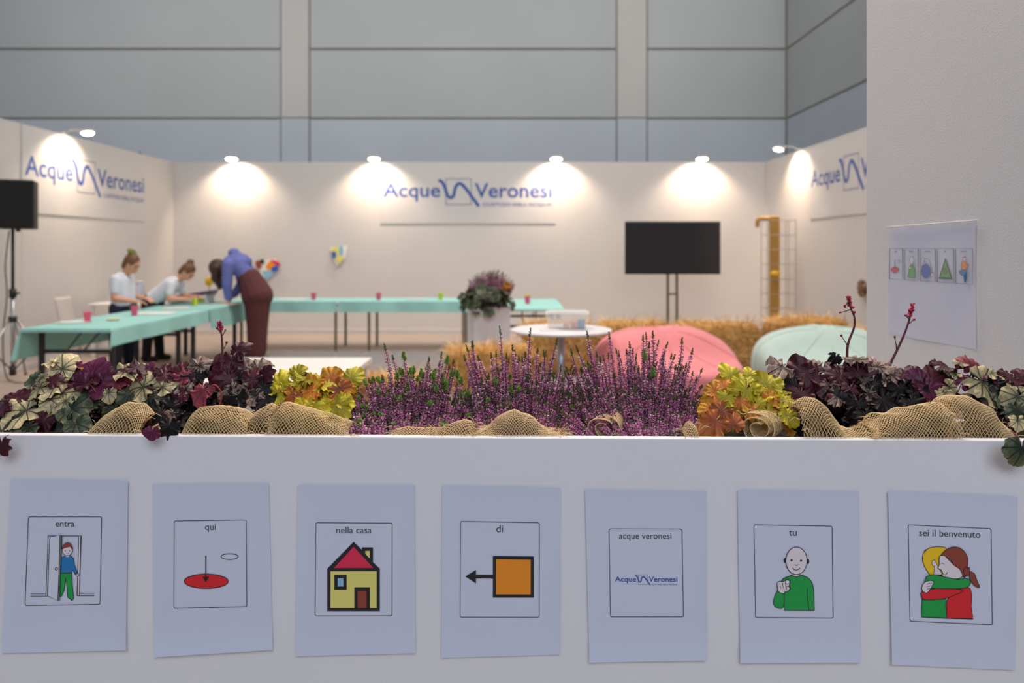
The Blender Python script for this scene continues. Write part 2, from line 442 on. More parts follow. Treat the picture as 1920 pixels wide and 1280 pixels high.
def p1(T, P):
    T.text('entra', 333, 446, 342, 'text')
    P.line([(288, 398), (486, 398)], 4, 'ink'); P.line([(288, 398), (275, 758)], 3, 'ink'); P.line([(298, 405), (287, 752)], 3, 'ink')
    P.shape([(473, 398), (486, 398), (475, 757), (463, 757)], 'face', w_=3)
    P.line([(183, 745), (277, 745)], 3, 'ink'); P.line([(183, 759), (284, 759)], 3, 'ink')
    P.line([(476, 742), (566, 742)], 3, 'ink'); P.line([(463, 757), (566, 757)], 3, 'ink')
    P.shape([(362, 622), (430, 622), (434, 700), (442, 775), (432, 785), (405, 765), (402, 710), (394, 648), (386, 720), (367, 762), (357, 760)], 'green', w_=3)
    P.shape([(362, 530), (385, 520), (428, 520), (440, 532), (446, 570), (463, 618), (453, 630), (434, 600), (430, 620), (360, 620)], 'blue', w_=3)
    P.ell(465, 632, 9, 8, 'face', 'ink', 3)
    P.poly([(393, 505), (417, 505), (415, 524), (395, 524)], 'face')
    P.ell(404, 482, 31, 35, 'face', 'ink', 3)
    P.shape([(371, 478), (376, 455), (392, 441), (406, 436), (424, 444), (436, 468), (436, 482), (420, 462), (395, 468), (380, 474)], 'brown', w_=2)
    P.ell(391, 487, 3, 3, 'ink'); P.ell(417, 487, 3, 3, 'ink'); P.line([(395, 503), (404, 507), (413, 503)], 2, 'ink')
    P.shape([(298, 408), (360, 393), (348, 787), (285, 757)], 'pale', w_=3)
    P.shape([(360, 393), (370, 395), (357, 784), (347, 787)], 'grey', w_=2)
    P.ell(338, 595, 7, 8, 'pale', 'ink', 4)
def p2(T, P):
    T.text('qui', 398, 462, 362, 'text')
    P.ell(405, 670, 132, 43, 'red', 'ink', 5); P.ell(545, 522, 51, 17, None, 'ink', 4)
    P.line([(403, 517), (403, 650)], 7, 'ink'); P.poly([(382, 643), (423, 643), (403, 677)], 'ink')
def p3(T, P):
    T.text('nella casa', 1186, 1397, 382, 'text')
    P.poly([(1290, 433), (1340, 482), (1340, 467), (1406, 467), (1406, 555), (1447, 595), (1447, 850), (1131, 850), (1131, 595)], 'ink')
    P.poly([(1290, 463), (1408, 590), (1172, 590)], 'rosered'); P.poly([(1360, 488), (1386, 488), (1386, 532), (1360, 506)], 'yellow')
    P.poly([(1151, 610), (1428, 610), (1428, 830), (1151, 830)], 'yellow', )
    P.poly([(1174, 631), (1248, 631), (1248, 721), (1174, 721)], 'ink'); P.poly([(1194, 652), (1228, 652), (1228, 701), (1194, 701)], 'sky')
    P.poly([(1294, 706), (1388, 706), (1388, 832), (1294, 832)], 'ink'); P.poly([(1314, 727), (1367, 727), (1367, 831), (1314, 831)], 'brown')
def p4(T, P):
    T.text('di', 418, 458, 376, 'text')
    P.poly([(397, 518), (643, 521), (643, 768), (397, 768)], 'ink'); P.poly([(416, 538), (624, 541), (624, 749), (416, 749)], 'orange')
    P.line([(290, 642), (400, 643)], 22, 'ink'); P.poly([(232, 641), (296, 602), (296, 683)], 'ink')
def p5(T, P):
    T.text('acque veronesi', 1155, 1468, 415, 'text')
    k = 374/1520; M0 = P.M
    P.M = lambda x, y, l: M0(1130+(x-185)*k, 672+(y-420)*k, l)
    draw_logo(P); P.M = M0
def p6(T, P):
    T.text('tu', 335, 384, 350, 'text')
    P.poly([(350, 585), (415, 585), (415, 612), (350, 612)], 'face')
    P.shape([(350, 600), (382, 610), (415, 598), (455, 616), (480, 645), (492, 690), (495, 822), (305, 822), (303, 720), (275, 650), (300, 620)], 'green', w_=5)
    P.line([(448, 680), (452, 740), (461, 820)], 4, 'ink')
    P.ell(309, 506, 8, 16, 'ink'); P.ell(455, 512, 8, 16, 'ink')
    P.ell(382, 509, 67, 87, 'face', 'ink', 5)
    P.ell(351, 506, 7, 7, 'ink'); P.ell(411, 508, 7, 7, 'ink')
    P.line([(371, 531), (378, 538), (386, 538), (393, 531)], 3, 'ink'); P.line(smooth_path([(357, 553), (370, 565), (382, 567), (395, 563), (407, 554)], 4), 4, 'ink')
    P.shape(smooth_path([(265, 690), (245, 735), (238, 775), (252, 800), (285, 810), (300, 795), (304, 745), (306, 715)], 3), 'green', w_=4)
    P.shape(smooth_path([(258, 655), (270, 640), (300, 640), (318, 628), (338, 632), (342, 650), (335, 665), (344, 685), (330, 700), (308, 705), (300, 717), (270, 705), (262, 680)], 3), 'face', w_=4)
    for x in (278, 296, 314): P.line([(x-2, 648), (x+1, 668), (x+4, 684)], 3, 'ink')
    P.ell(328, 683, 12, 11, None, 'ink', 3); P.ell(326, 643, 14, 13, None, 'ink', 3)
def p7(T, P):
    T.text('sei il benvenuto', 281, 668, 352, 'text', slope=.03)
    P.shape(smooth_path([(350, 600), (318, 550), (302, 500), (312, 455), (350, 427), (400, 421), (450, 430), (460, 500), (430, 600)], 4), 'gold', w_=4)
    P.line([(312, 455), (322, 436), (326, 446)], 4, 'ink')
    P.shape(smooth_path([(372, 595), (378, 550), (362, 530), (364, 510), (380, 505), (388, 520), (400, 545), (430, 600)], 3), 'face', w_=3)
    P.shape(smooth_path([(455, 760), (520, 690), (598, 680), (612, 740), (610, 800), (622, 874)], 4)+[(456, 872)], 'red', w_=4)
    P.shape([(300, 752), (450, 750), (448, 790), (456, 870), (296, 863), (297, 800)], 'green', w_=4)
    P.shape(smooth_path([(545, 600), (575, 570), (600, 550), (570, 615)], 3), 'brown', w_=3)
    P.shape(smooth_path([(415, 478), (450, 440), (500, 421), (550, 435), (585, 480), (588, 530), (575, 580), (560, 605), (520, 570), (480, 500)], 4), 'brown', w_=4)
    P.shape(smooth_path([(412, 478), (440, 476), (465, 500), (505, 540), (535, 560), (555, 605), (520, 622), (460, 618), (425, 600), (430, 585), (418, 565), (400, 556), (408, 530), (406, 505)], 3), 'face', w_=4)
    P.line([(420, 527), (430, 524), (440, 530)], 3, 'ink'); P.line(smooth_path([(428, 592), (445, 598), (460, 582)], 4), 4, 'ink')
    P.ell(582, 577, 20, 28, 'brown', 'ink', 3)
    P.shape(smooth_path([(600, 575), (630, 590), (645, 630), (664, 678), (632, 665), (608, 635), (600, 605)], 3), 'brown', w_=4)
    P.shape(smooth_path([(330, 605), (380, 597), (440, 610), (520, 625), (580, 620), (604, 640), (592, 672), (530, 684), (450, 684), (375, 682), (325, 665), (318, 632)], 4), 'green', w_=4)
    P.shape(smooth_path([(292, 710), (330, 700), (380, 684), (450, 685), (520, 688), (560, 700), (512, 722), (460, 742), (400, 752), (320, 754), (298, 740)], 4), 'red', w_=4)
    P.shape(smooth_path([(297, 680), (310, 650), (345, 634), (372, 640), (366, 662), (350, 690), (328, 712), (302, 700)], 3), 'face', w_=4)
    for y in (655, 672, 688): P.line([(330, y), (350, y-4), (366, y-6)], 3, 'ink')

poster('paper sign captioned entra with a boy in an open door', [(20, 898), (240, 901), (236, 1219), (2, 1224)], 3.2, (0, 880), [(170, 283), (610, 283), (600, 808), (150, 815)], 4, p1, 1)
poster('paper sign captioned qui with an arrow onto a red disc', [(285, 907.5), (504, 905.5), (511, 1218), (288, 1232)], 3.2, (260, 880), [(213, 308), (645, 302), (649, 822), (211, 832)], 4, p2, 2)
poster('paper sign captioned nella casa with a yellow house', [(558, 909), (777, 909), (779, 1224), (554, 1230)], 3.2, (260, 880), [(1063, 319), (1521, 321), (1520, 877), (1058, 878)], 4, p3, 3)
poster('paper sign captioned di with an orange square and arrow', [(829, 910), (1051.5, 914), (1050, 1227), (827.5, 1233)], 3.2, (800, 880), [(203, 311), (676, 319), (675, 886), (200, 885)], 4, p4, 4)
poster('paper sign captioned acque veronesi with a small blue logo', [(1097, 917), (1325, 921), (1326.5, 1238), (1105, 1242)], 3.2, (800, 880), [(1094, 356), (1532, 357), (1541, 883), (1103, 883)], 4, p5, 5)
poster('paper sign captioned tu with a bald man pointing ahead', [(1383, 917.5), (1611, 921), (1614.5, 1242), (1388, 1243)], 3.369, (1380, 900), [(113, 282), (607, 290), (614, 870), (124, 866)], 4.2, p6, 6)
poster('paper sign captioned sei il benvenuto with two people hugging', [(1665, 920), (1909, 930.5), (1904, 1256), (1672.5, 1246)], 3.368, (1640, 900), [(212, 282), (736, 306), (743, 912), (224, 890)], 4.2, p7, 7)

# ---- sleeve with five little cards on the partition
def onw(x, y, off): return hit(1620+x/4, 380+y/4, PP+PN*off, PN)
SL = thing('plastic_sleeve', 'clear plastic sleeve holding a sheet of five small pictogram cards on the partition', 'sleeve', tuple(onw(520, 1240, 0)))
m = MB(); q = [Vector(c) for c in ((188, 195), (838, 148), (842, 1100), (182, 982))]
m.grid(lambda u, v: onw(*((q[0]*(1-u)+q[1]*u)*(1-v)+(q[3]*(1-u)+q[2]*u)*v), .0015+.001*math.sin(9*u+4*v)), 14, 14); m.build('sheet', M_paper, SL, True, world=True)
m = MB(); q2 = [Vector(c) for c in ((170, 184), (852, 130), (866, 1420), (165, 1230))]
def sl(u, v, e=0): return onw(*((q2[0]*(1-u)+q2[1]*u)*(1-v)+(q2[3]*(1-u)+q2[2]*u)*v), .0055+.0015*math.sin(7*u+11*v)+.004*max(0, 1-v*12)+e)
m.grid(sl, 16, 20); m.build('clear_film', mat('clear_film', (.92, .94, .97, 1), .10, alpha=.2), SL, True, world=True)
m = MB(); m.tube([sl(u/10, 0) for u in range(11)], .0019, 6); m.build('highlit_edge', mat('edge_highlight', S(250, 244, 242), .15, alpha=.9), SL, True, world=True)  # top edge of the film, its highlight painted in as near-white colour
Dc = Draw(lambda x, y, l: onw(x, y, .0032+.00008*l))
for x0, x1 in ((190, 289), (303, 405), (421, 534), (549, 671), (686, 812)):
    t0, t1 = (x0-190)/622, (x1-190)/622
    Dc.line([(x0, 343), (x1, 343), (x1, 570+t1*42), (x0, 570+t0*42)], 3, 'text', True)
Dc.build('card_border', SL)
Dt = Draw(lambda x, y, l: onw(x, y, .0032+.00008*l))
for s_, a, b in (('qui', 230, 245), ('tu', 336, 368), ('piano', 456, 500), ('a', 603, 613), ('corri', 725, 768)):
    Dt.text(s_, a, b, 371, 'text', cap=13)
Dt.build('caption', SL)
P = Draw(lambda x, y, l: onw(x, y, .0032+.00008*l))
P.ell(231, 501, 29, 21, 'red', 'ink', 2); P.line([(231, 430), (231, 500)], 3, 'ink'); P.ell(263, 439, 11, 8, None, 'text', 2)
P.shape([(335, 490), (350, 468), (366, 468), (379, 490), (382, 560), (325, 558), (338, 510)], 'leafgreen', w_=3); P.ell(357, 430, 16, 29, 'pale', 'text', 2); P.ell(344, 488, 8, 8, 'face', 'text', 2)
P.line(smooth_path([(440, 410), (452, 440), (437, 470), (432, 510)], 4), 3, 'text'); P.line(smooth_path([(450, 420), (480, 422), (498, 450), (505, 500), (524, 540)], 4), 3, 'text'); P.ell(442, 424, 10, 14, 'face', 'text', 2); P.ell(512, 540, 11, 14, 'face', 'text', 2)
P.ell(463, 513, 34, 54, 'royal', 'ink', 2)
P.poly([(610, 413), (661, 573), (560, 570)], 'ink'); P.poly([(610, 430), (650, 560), (572, 558)], 'leafgreen'); P.ell(609, 512, 12, 22, 'grey', 'ink', 2)
P.shape([(733, 440), (750, 436), (766, 448), (770, 470), (788, 464), (786, 474), (766, 486), (764, 505), (730, 498)], 'orange', w_=2); P.ell(752, 420, 12, 15, 'face', 'text', 2); P.poly([(738, 412), (750, 402), (764, 404), (764, 412)], 'red')
P.shape([(733, 500), (764, 506), (768, 545), (764, 598), (754, 598), (750, 550), (735, 545), (716, 530), (712, 510), (722, 508)], 'blue', w_=2)
P.build('pictogram', SL)
# ================================================================ folding tables and cloths
TH = .725
def fold_table(x0, x1, y0, y1, label, legs='x', metal=None, cross=True):
    metal = metal or M_black
    r = thing('folding_table', label, 'table', ((x0+x1)/2, (y0+y1)/2, 0), 0, 'folding tables along the booth walls')
    m = MB(); m.box((x0, y0, TH-.035), (x1, y1, TH), 0, .008); m.build('tabletop', M_top, r, world=True)
    ends = [(x0+.22, x1-.22), (y0+.06, y1-.06)] if legs == 'x' else [(x0+.09, x1-.07), (y0+.16, y1-.2)]
    for i in (0, 1):
        for j in (0, 1):
            x, y = ends[0][i], ends[1][j]
            m = MB(); hw_ = .017 if legs == 'x' else .022; m.box((x-hw_, y-hw_, .0), (x+hw_, y+hw_, TH-.035), 0, .004); m.build('leg', metal, r, world=True)
    for k in (0, 1):
        m = MB()
        if legs == 'x': m.box((ends[0][k]-.013, ends[1][0], .64), (ends[0][k]+.013, ends[1][1], .666), 0, .003)
        else: m.box((ends[0][0], ends[1][k]-.015, .47), (ends[0][1], ends[1][k]+.015, .505), 0, .003)
        m.build('crossbar', metal, r, world=True)
        m = MB()
        if legs == 'x': m.tube([(ends[0][k], (y0+y1)/2, .31), ((x0+x1)/2, (y0+y1)/2, TH-.03)], .008, 6)
        else:
            ym = (y0+y1)/2
            for dx in (-.08, .08): m.tube([((x0+x1)/2+dx, ends[1][k], .50), ((x0+x1)/2+dx*1.2, ends[1][k]+(ym-ends[1][k])*.45, TH-.03)], .008, 6)
        if metal is M_black: m.build('brace', metal, r, world=True)
    return r
def cloth(x0, x1, y0, y1, dl, dr, df, db, label, seed=0, n=64):
    rnd = random.Random(seed); ph = [rnd.uniform(0, 6) for _ in range(4)]
    W, L = x1-x0+dl+dr, y1-y0+df+db
    def fn(u, v):
        s = x0-dl+W*u; t = y0-df+L*v
        dx = max(x0-s, 0) or -max(s-x1, 0); dy = max(y0-t, 0) or -max(t-y1, 0)
        x, y = min(max(s, x0), x1), min(max(t, y0), y1)
        a, b = abs(dx), abs(dy); drop = a+.8*b
        sx, sy = (-1 if dx > 0 else 1), (-1 if dy > 0 else 1)
        if a: x += sx*(.006+.02*a/.2*(1+math.sin(7*t+ph[0])+.6*math.sin(17*t+ph[1]))*.5 + (.35*b if b else 0))
        if b: y += sy*(.006+.02*b/.2*(1+math.sin(7*s+ph[2])+.6*math.sin(17*s+ph[3]))*.5 + (.35*a if a else 0))
        z = TH+.004-drop + (.0015*math.sin(5*s+ph[1])*math.sin(4*t) if not drop else 0)
        return Vector((x, y, z))
    m = MB(); m.grid(fn, int(n*max(1, W/1.2)), int(n*max(1, L/1.2)))
    o = m.build('tablecloth', M_cloth, None, True)
    return tag(o, label, 'tablecloth', 'mint tablecloths')
TXL, TXR = -4.66, -3.82
fold_table(TXL, TXR, 7.16, 8.96, 'folding table nearest the loudspeaker with black legs', 'y')
fold_table(TXL, TXR, 9.0, 10.72, 'folding table under the hands of the two girls', 'y')
cloth(TXL, TXR, 7.16, 9.55, .30, .17, .05, .0, 'mint paper tablecloth on the table by the loudspeaker, corner hanging low', 1)
o = cloth(TXL-.006, TXR+.006, 9.45, 10.72, .16, .27, .0, .05, 'mint tablecloth under the papers between girls and woman', 2); o.location.z = .004
fold_table(-4.16, -2.36, 10.86, 11.62, 'folding table behind the woman in the blue hoodie', 'x', M_bronze)
fold_table(-2.32, -.52, 10.86, 11.62, 'folding table by the back wall between hoodie and white planter', 'x', M_bronze)
cloth(-4.16, -2.55, 10.86, 11.62, .2, .0, .20, .1, 'mint tablecloth behind the woman bending over', 3)
cloth(-2.53, -.50, 10.86, 11.62, .0, .2, .20, .1, 'long mint tablecloth on the back wall table with cups', 4)
fold_table(-.24, .62, 9.52, 11.36, 'folding table end-on behind the white planter and round table', 'y')
cloth(-.24, .62, 9.52, 11.36, .12, .05, .045, .05, 'mint tablecloth with short overhang behind the round white table', 5)

# cups, plates and papers on the tables
def cup(me_cache={}):
    if 'a' not in me_cache:
        m = MB(); m.lathe([(.028, 0), (.03, .004), (.040, .095), (.042, .10), (.042, .103), (.039, .102), (.036, .06), (.027, .006), (.001, .005)], n=20); me_cache['a'] = m
    return me_cache['a']
def place_cup(px, py, Y, M, label, flip=False):
    m = MB(); c_ = cup(); m.add(c_.v, c_.f)
    if flip: m.v = [Vector((p.x, -p.y, .103-p.z)) for p in m.v]
    o = m.build('cup', M, None, True); p = at(px, py, Y); o.location = (p.x, Y, TH+.0075)
    return tag(o, label, 'cup', 'plastic cups on the mint tables')
place_cup(164, 603, 7.75, M_cuppink, 'pink cup on the table nearest the loudspeaker')
place_cup(252, 590, 8.5, M_cuppink, 'pink cup in front of the standing girl')
place_cup(588, 560, 11.1, M_cuppink, 'pink cup on the back table just past the woman')
place_cup(710, 560, 11.1, M_cuppink, 'pink cup on the middle of the back table')
place_cup(826, 560, 11.1, M_cuplime, 'lime cup on the back table by the white planter')
place_cup(989, 566, 10.3, M_cuppink, 'pink cup on the table behind the planter heather')
place_cup(989.5, 556, 10.75, M_cuplime, 'lime cup behind the pink one past the planter')
place_cup(365, 570, 10.0, M_cuplime, 'lime cup upside down on the girls table', True)
place_cup(376, 567, 10.3, M_cuplime, 'lime cup upside down, second of the pair by the writing girl', True)
def sheet(px, Y, wd, dp, rz, M, label, z=TH+.0105, name='paper_sheet', cat='paper'):
    m = MB(); m.grid(lambda u, v: Vector(((u-.5)*wd, (v-.5)*dp, .004*math.sin(3*u)*v)), 6, 6)
    o = m.build(name, M, None); p = at(px, 0, Y); o.location = (p.x, Y, z); o.rotation_euler = (0, 0, rz)
    md = o.modifiers.new('t', 'SOLIDIFY'); md.thickness = .0012
    return tag(o, label, cat, 'papers on the mint tables')
M_white = mat('white_paper', S(240, 238, 228), .6); M_cream = mat('cream_paper', S(238, 228, 170), .6)
sheet(138, 7.7, .30, .21, .2, M_white, 'white drawing sheet beside the nearest pink cup')
sheet(290, 8.75, .42, .30, .1, M_white, 'white sheet behind the second pink cup')
sheet(330, 9.5, .3, .4, .4, mat('pale_grey_paper', S(210, 214, 210), .6), 'pale grey sheet before the writing girl')
sheet(425, 10.25, .3, .35, -.1, M_white, 'white sheet under the hand of the woman')
sheet(548, 11.2, .42, .2, 0, M_white, 'flat white sheet on the back table near the woman')
sheet(780, 11.2, .26, .2, 0, mat('pale_grey_paper', S(210, 214, 210), .6), 'flat pale grey sheet on the back table by the lime cup')
m = MB(); m.lathe([(.045, 0), (.06, .006), (.075, .012), (.073, .014), (.05, .006), (.001, .005)], n=24)
o = m.build('saucer', M_cream, None, True); o.location = (at(213, 0, 7.95).x, 7.95, TH+.008); tag(o, 'small cream dish between the two pink cups', 'dish')

# stack of boards with a yellow paper flower in the corner
m = MB(); m.box((-.30, -.2, 0), (.30, .2, .03), 0, .004); rr = thing('board_stack', 'tilted stack of dark and white boards on the corner table', 'boards', (at(364, 0, 10.4).x, 10.4, TH+.0095))
T = Matrix.Rotation(R(-9), 4, 'Y')
for k, (c_, nm) in enumerate(((S(225, 222, 220), 'board'), (S(96, 78, 92), 'board'), (S(70, 64, 110), 'board'))):
    b = MB(); b.box((-.28+.03*k, -.17, .055+.028*k), (.25+.02*k, .17, .08+.028*k), 0, .004, T); b.build(nm, mat('board_%d' % k, c_, .6), rr)
b = MB(); b.box((-.27, -.15, 0), (.25, .15, .012), 0, .003); b.box((.17, -.12, .012), (.23, .12, .095), 0, .004); b.build('box_tray', mat('board_0', S(225, 222, 220), .6), rr)
fl_ = thing('paper_flower', 'yellow paper flower standing on the boards in the corner', 'flower', (at(392, 0, 10.65).x, 10.65, TH+.0085))
b = MB()
for k in range(7):
    a = 2*PI*k/7; b.ball((.040*math.cos(a), 0, .285+.040*math.sin(a)), (.028, .012, .028), 10)
b.build('petals', mat('flower_yellow', S(248, 205, 60), .7), fl_, True)
b = MB(); b.ball((0, -.012, .285), (.022, .014, .022), 10); b.build('centre', mat('flower_centre', S(240, 175, 40), .7), fl_, True)
b = MB(); b.tube([(0, 0, 0), (.005, .002, .12), (0, 0, .285)], .006, 6); b.build('stem', mat('flower_stem', S(120, 160, 70), .7), fl_, True)

# grey plastic chair and craft box by the side wall
def chair(loc, rz, label, M):
    r = thing('plastic_chair', label, 'chair', loc, rz)
    m = MB(); m.grid(lambda u, v: Vector(((u-.5)*.42, (v-.5)*.42, .44+.02*((2*u-1)**2)-.01*math.cos(PI*(v-.5)))), 10, 10)
    o = m.build('seat', M, r, True); md = o.modifiers.new('t', 'SOLIDIFY'); md.thickness = .018
    m = MB(); m.grid(lambda u, v: Vector(((u-.5)*(.42-.06*v), .20+.10*v+.03*(1-(2*u-1)**2), .46+.42*v)), 10, 10)
    o = m.build('backrest', M, r, True); md = o.modifiers.new('t', 'SOLIDIFY'); md.thickness = .016
    for sx in (-1, 1):
        for sy in (-1, 1):
            m = MB(); m.tube([(sx*.17, sy*.17, .44), (sx*.21, sy*.21, 0)], [.018, .014], 8); m.build('leg', M, r, True)
    return r
M_chair = mat('grey_plastic', S(205, 196, 188), .5)
chair((-5.32, 9.45, 0), R(95), 'grey plastic chair behind the standing girl', M_chair)
st = thing('side_table', 'small white side table by the wall between the two girls', 'table', (-5.42, 10.6, 0))
m = MB(); m.box((-.38, -.3, .70), (.38, .3, .73), 0, .006); m.build('tabletop', M_top, st)
for sx in (-1, 1):
    for sy in (-1, 1):
        m = MB(); m.box((sx*.34-.018, sy*.26-.018, 0), (sx*.34+.018, sy*.26+.018, .70), 0, .003); m.build('leg', M_top, st)
cl = mat('clear_plastic', (.93, .95, .97, 1), .12, alpha=.35)
for k, (x, y, h, c_) in enumerate(((-.22, .05, .22, S(190, 200, 215)), (-.08, -.1, .20, S(215, 200, 205)), (.08, .08, .26, S(200, 205, 215)), (.2, -.04, .30, S(185, 190, 205)))):
    r = thing('craft_jar', ['grey-blue craft jar on the side table, nearest the standing girl', 'pinkish craft jar on the side table, second from the standing girl', 'pale craft jar on the side table, third from the standing girl', 'tall grey craft jar on the side table behind the second girl'][k], 'jar', (-5.42+x, 10.6+y, .73))
    m = MB(); m.lathe([(.05, 0), (.055, .01), (.055, h*.8), (.035, h*.9), (.035, h*.93)], n=16); m.build('body', mat('jar_%d' % k, c_, .3), r, True)
    m = MB(); m.lathe([(.038, h*.93), (.038, h), (.001, h+.002)], n=16); m.build('lid', mat('jar_lid_%d' % (k % 2), [S(120, 100, 110), S(230, 228, 226)][k % 2], .5), r, True)

# drawings taped to the back wall
def drawing(corners, label, blobs):
    q = [Vector(at(x, y, D-.004)) for x, y in corners]
    base = (q[0]+q[2])/2
    r = thing('wall_drawing', label, 'drawing', tuple(base))
    rnd = random.Random(len(label))
    m = MB(); m.grid(lambda u, v: (q[0]*(1-u)+q[1]*u)*(1-v)+(q[3]*(1-u)+q[2]*u)*v + Vector((0, -.012-.05*abs(u-.5)*v, 0)), 8, 8); m.build('sheet', mat('white_paper', S(240, 238, 228), .6), r, True, world=True)
    Dw = Draw(lambda x, y, l: at(x, y, D-.05-.0008*l))
    for pts, c_ in blobs: Dw.poly([tuple(p) for p in smooth_path(pts+[pts[0]], 4)[:-1]], c_)
    Dw.build('paint', r)
drawing([(478, 488), (518, 484), (524, 500), (494, 524)], 'colourful orange and blue painting on the back wall behind the woman',
        [([(497, 500), (509, 487), (517, 495), (505, 506)], 'orange'), ([(508, 486), (522, 491), (526, 499), (514, 495)], 'rosered'), ([(508, 502), (520, 497), (521, 506), (511, 509)], 'royal'),
         ([(492, 508), (506, 508), (512, 514), (502, 522), (496, 520)], 'sky'), ([(478, 490), (488, 488), (490, 502), (482, 503)], 'brown'), ([(488, 487), (494, 486), (495, 494), (489, 494)], 'ink')])
drawing([(618, 464), (652, 460), (648, 484), (632, 499)], 'small yellow and blue drawing stuck on the back wall',
        [([(620, 466), (634, 463), (636, 474), (624, 478)], 'yellow'), ([(626, 480), (644, 478), (636, 494)], 'yellow'), ([(636, 462), (642, 462), (643, 476), (637, 478)], 'sky'), ([(622, 472), (629, 472), (630, 482), (624, 483)], 'royal')])

# ================================================================ loudspeaker on tripod
SX, SY = at(24, 0, 8.5).x, 8.5
r = thing('speaker_stand', 'black tripod speaker stand against the side wall', 'stand', (SX, SY, 0))
m = MB(); m.tube([(0, 0, .09), (0, 0, 1.0)], .022, 12); m.build('lower_pole', M_chrome, r, True)
m = MB(); m.tube([(0, 0, .95), (0, 0, 1.70)], .016, 12); m.build('upper_pole', M_black, r, True)
m = MB(); m.tube([(0, 0, .93), (0, 0, 1.03)], .036, 12); m.tube([(.03, 0, .98), (.075, 0, .98)], .012, 8); m.build('collar', M_black, r, True)
m = MB(); m.tube([(0, 0, .66), (0, 0, .72)], .045, 12); m.build('hub', M_black, r, True)
m = MB(); m.tube([(0, 0, .06), (0, 0, .16)], .034, 12); m.build('foot_collar', M_black, r, True)
for a in (8, 105, 250):
    dx, dy = math.cos(R(a))*.40, math.sin(R(a))*.40
    if dx < -.2: dx = -.2
    m = MB(); m.tube([(dx*.1, dy*.1, .68), (dx*.55, dy*.55, .40), (dx, dy, .0)], .012, 8); l_ = m.build('leg', M_chrome, r, True)
    m = MB(); m.tube([(dx*.08, dy*.08, .14), (dx*.6, dy*.6, .36)], .007, 6); m.build('brace', M_black, r, True)
    m = MB(); m.ball((dx, dy, .012), (.02, .02, .012)); m.build('rubber_foot', M_black, l_, True)
m = MB(); m.tube(smooth_path([(-.02, -.03, 1.68), (-.05, -.05, 1.3), (-.04, -.04, .95), (-.07, -.06, .5), (-.02, -.1, .12), (.12, -.16, .01), (.4, -.1, .008)]), .007, 6)
tag(m.build('speaker_cable', M_black, None, True), 'black cable running down the speaker stand', 'cable').location = (SX, SY, 0)
r = thing('loudspeaker', 'black loudspeaker box on the tripod stand', 'speaker', (SX+.06, SY, 1.70), R(24))
m = MB(); m.box((-.17, -.13, 0), (.17, .17, .545), 0, .012); m.build('cabinet', M_speaker, r)
m = MB(); m.box((-.158, -.138, .02), (.158, -.128, .525), 0, .004); g_ = m.build('front_grille', mat('grille_black', S(18, 17, 16), .8, bump=.5, bscale=400), r)
m = MB(); m.lathe([(.024, -.03), (.024, .01)], n=12); m.build('pole_socket', M_black, r)

# ================================================================ television on stand
TY = 12.0
a, b = at(1172, 415, TY), at(1351, 514, TY)
r = thing('television', 'large black television on a two-pole stand before the back wall', 'television', ((a.x+b.x)/2, TY, 0))
m = MB(); m.box((a.x, TY, b.z), (b.x, TY+.05, a.z), 0, .006); m.build('bezel', M_bezel, r, world=True)
m = MB(); m.box((a.x+.018, TY-.003, b.z+.026), (b.x-.018, TY+.002, a.z-.016)); m.build('screen', M_screen, r, world=True)
m = MB(); m.box((a.x+.4, TY+.05, b.z+.15), (b.x-.4, TY+.09, a.z-.15), 0, .01); m.build('back_cover', M_bezel, r, world=True)
s2 = thing('television_stand', 'two-pole bronze stand carrying the television', 'stand', ((a.x+b.x)/2, TY+.12, 0))
for px in (1252, 1269):
    x = at(px, 0, TY+.12).x; m = MB(); m.tube([(x, TY+.12, .03), (x, TY+.12, 1.6)], .022, 12); m.build('pole', M_bronze, s2, True, world=True)
x0, x1 = at(1252, 0, TY).x, at(1269, 0, TY).x
m = MB(); m.box((x0, TY+.11, .74), (x1+.01, TY+.13, .77), 0, .004); m.build('crossbar', M_bronze, s2, world=True)
m = MB(); m.box((x0-.35, TY+.02, 0), (x1+.35, TY+.45, .03), 0, .006); m.build('base_plate', M_black, s2, world=True)
m = MB(); m.box((x0-.12, TY+.085, 1.32), (x1+.12, TY+.105, 1.6), 0, .003); m.build('mount', M_black, s2, world=True)

# ================================================================ gold post with wire cage
GY = 11.6
gx = at(1452, 0, GY).x; ztop = at(0, 405, GY).z
r = thing('gold_post', 'gold flat post with hooked top and tap in front of wall', 'post', (gx, GY, 0))
m = MB(); m.box((-.068, -.05, 0), (.068, .05, ztop), 0, .008); m.build('post', M_gold, r)
m = MB(); m.tube(smooth_path([(-.04, 0, ztop-.035), (-.2, 0, ztop-.035), (-.245, 0, ztop-.05), (-.26, 0, ztop-.10), (-.26, 0, ztop-.17)], 4), .03, 10); m.build('spout', M_gold, r, True)
m = MB(); zt = at(0, 513, GY).z; m.tube([(0, -.05, zt), (0, -.13, zt)], .03, 10); m.ball((-.03, -.12, zt), (.085, .04, .055), 12); m.build('tap', mat('tap_yellow', S(222, 172, 30), .4), r, True)
r = thing('wire_cage', 'tall thin wire mesh cage around the gold post', 'cage', (gx, GY, 0))
xa, xb_ = at(1434, 0, GY).x-gx, at(1486, 0, GY).x-gx; zc = at(0, 412, GY).z
for x, y in ((xa, -.14), (xa, .17), (xb_, -.14), (xb_, .17), ((xa+xb_)/2+.17, .17), (xa+.1, .17)):
    m = MB(); m.tube([(x, y, 0), (x, y, zc)], .006, 6); m.build('upright_wire', M_mesh, r)
for k in range(9):
    z = .12+k*(zc-.13)/8; m = MB(); m.tube([(xa, -.14, z), (xb_, -.14, z), (xb_, .17, z), (xa, .17, z), (xa, -.14, z)], .005, 6); m.build('ring_wire', M_mesh, r)
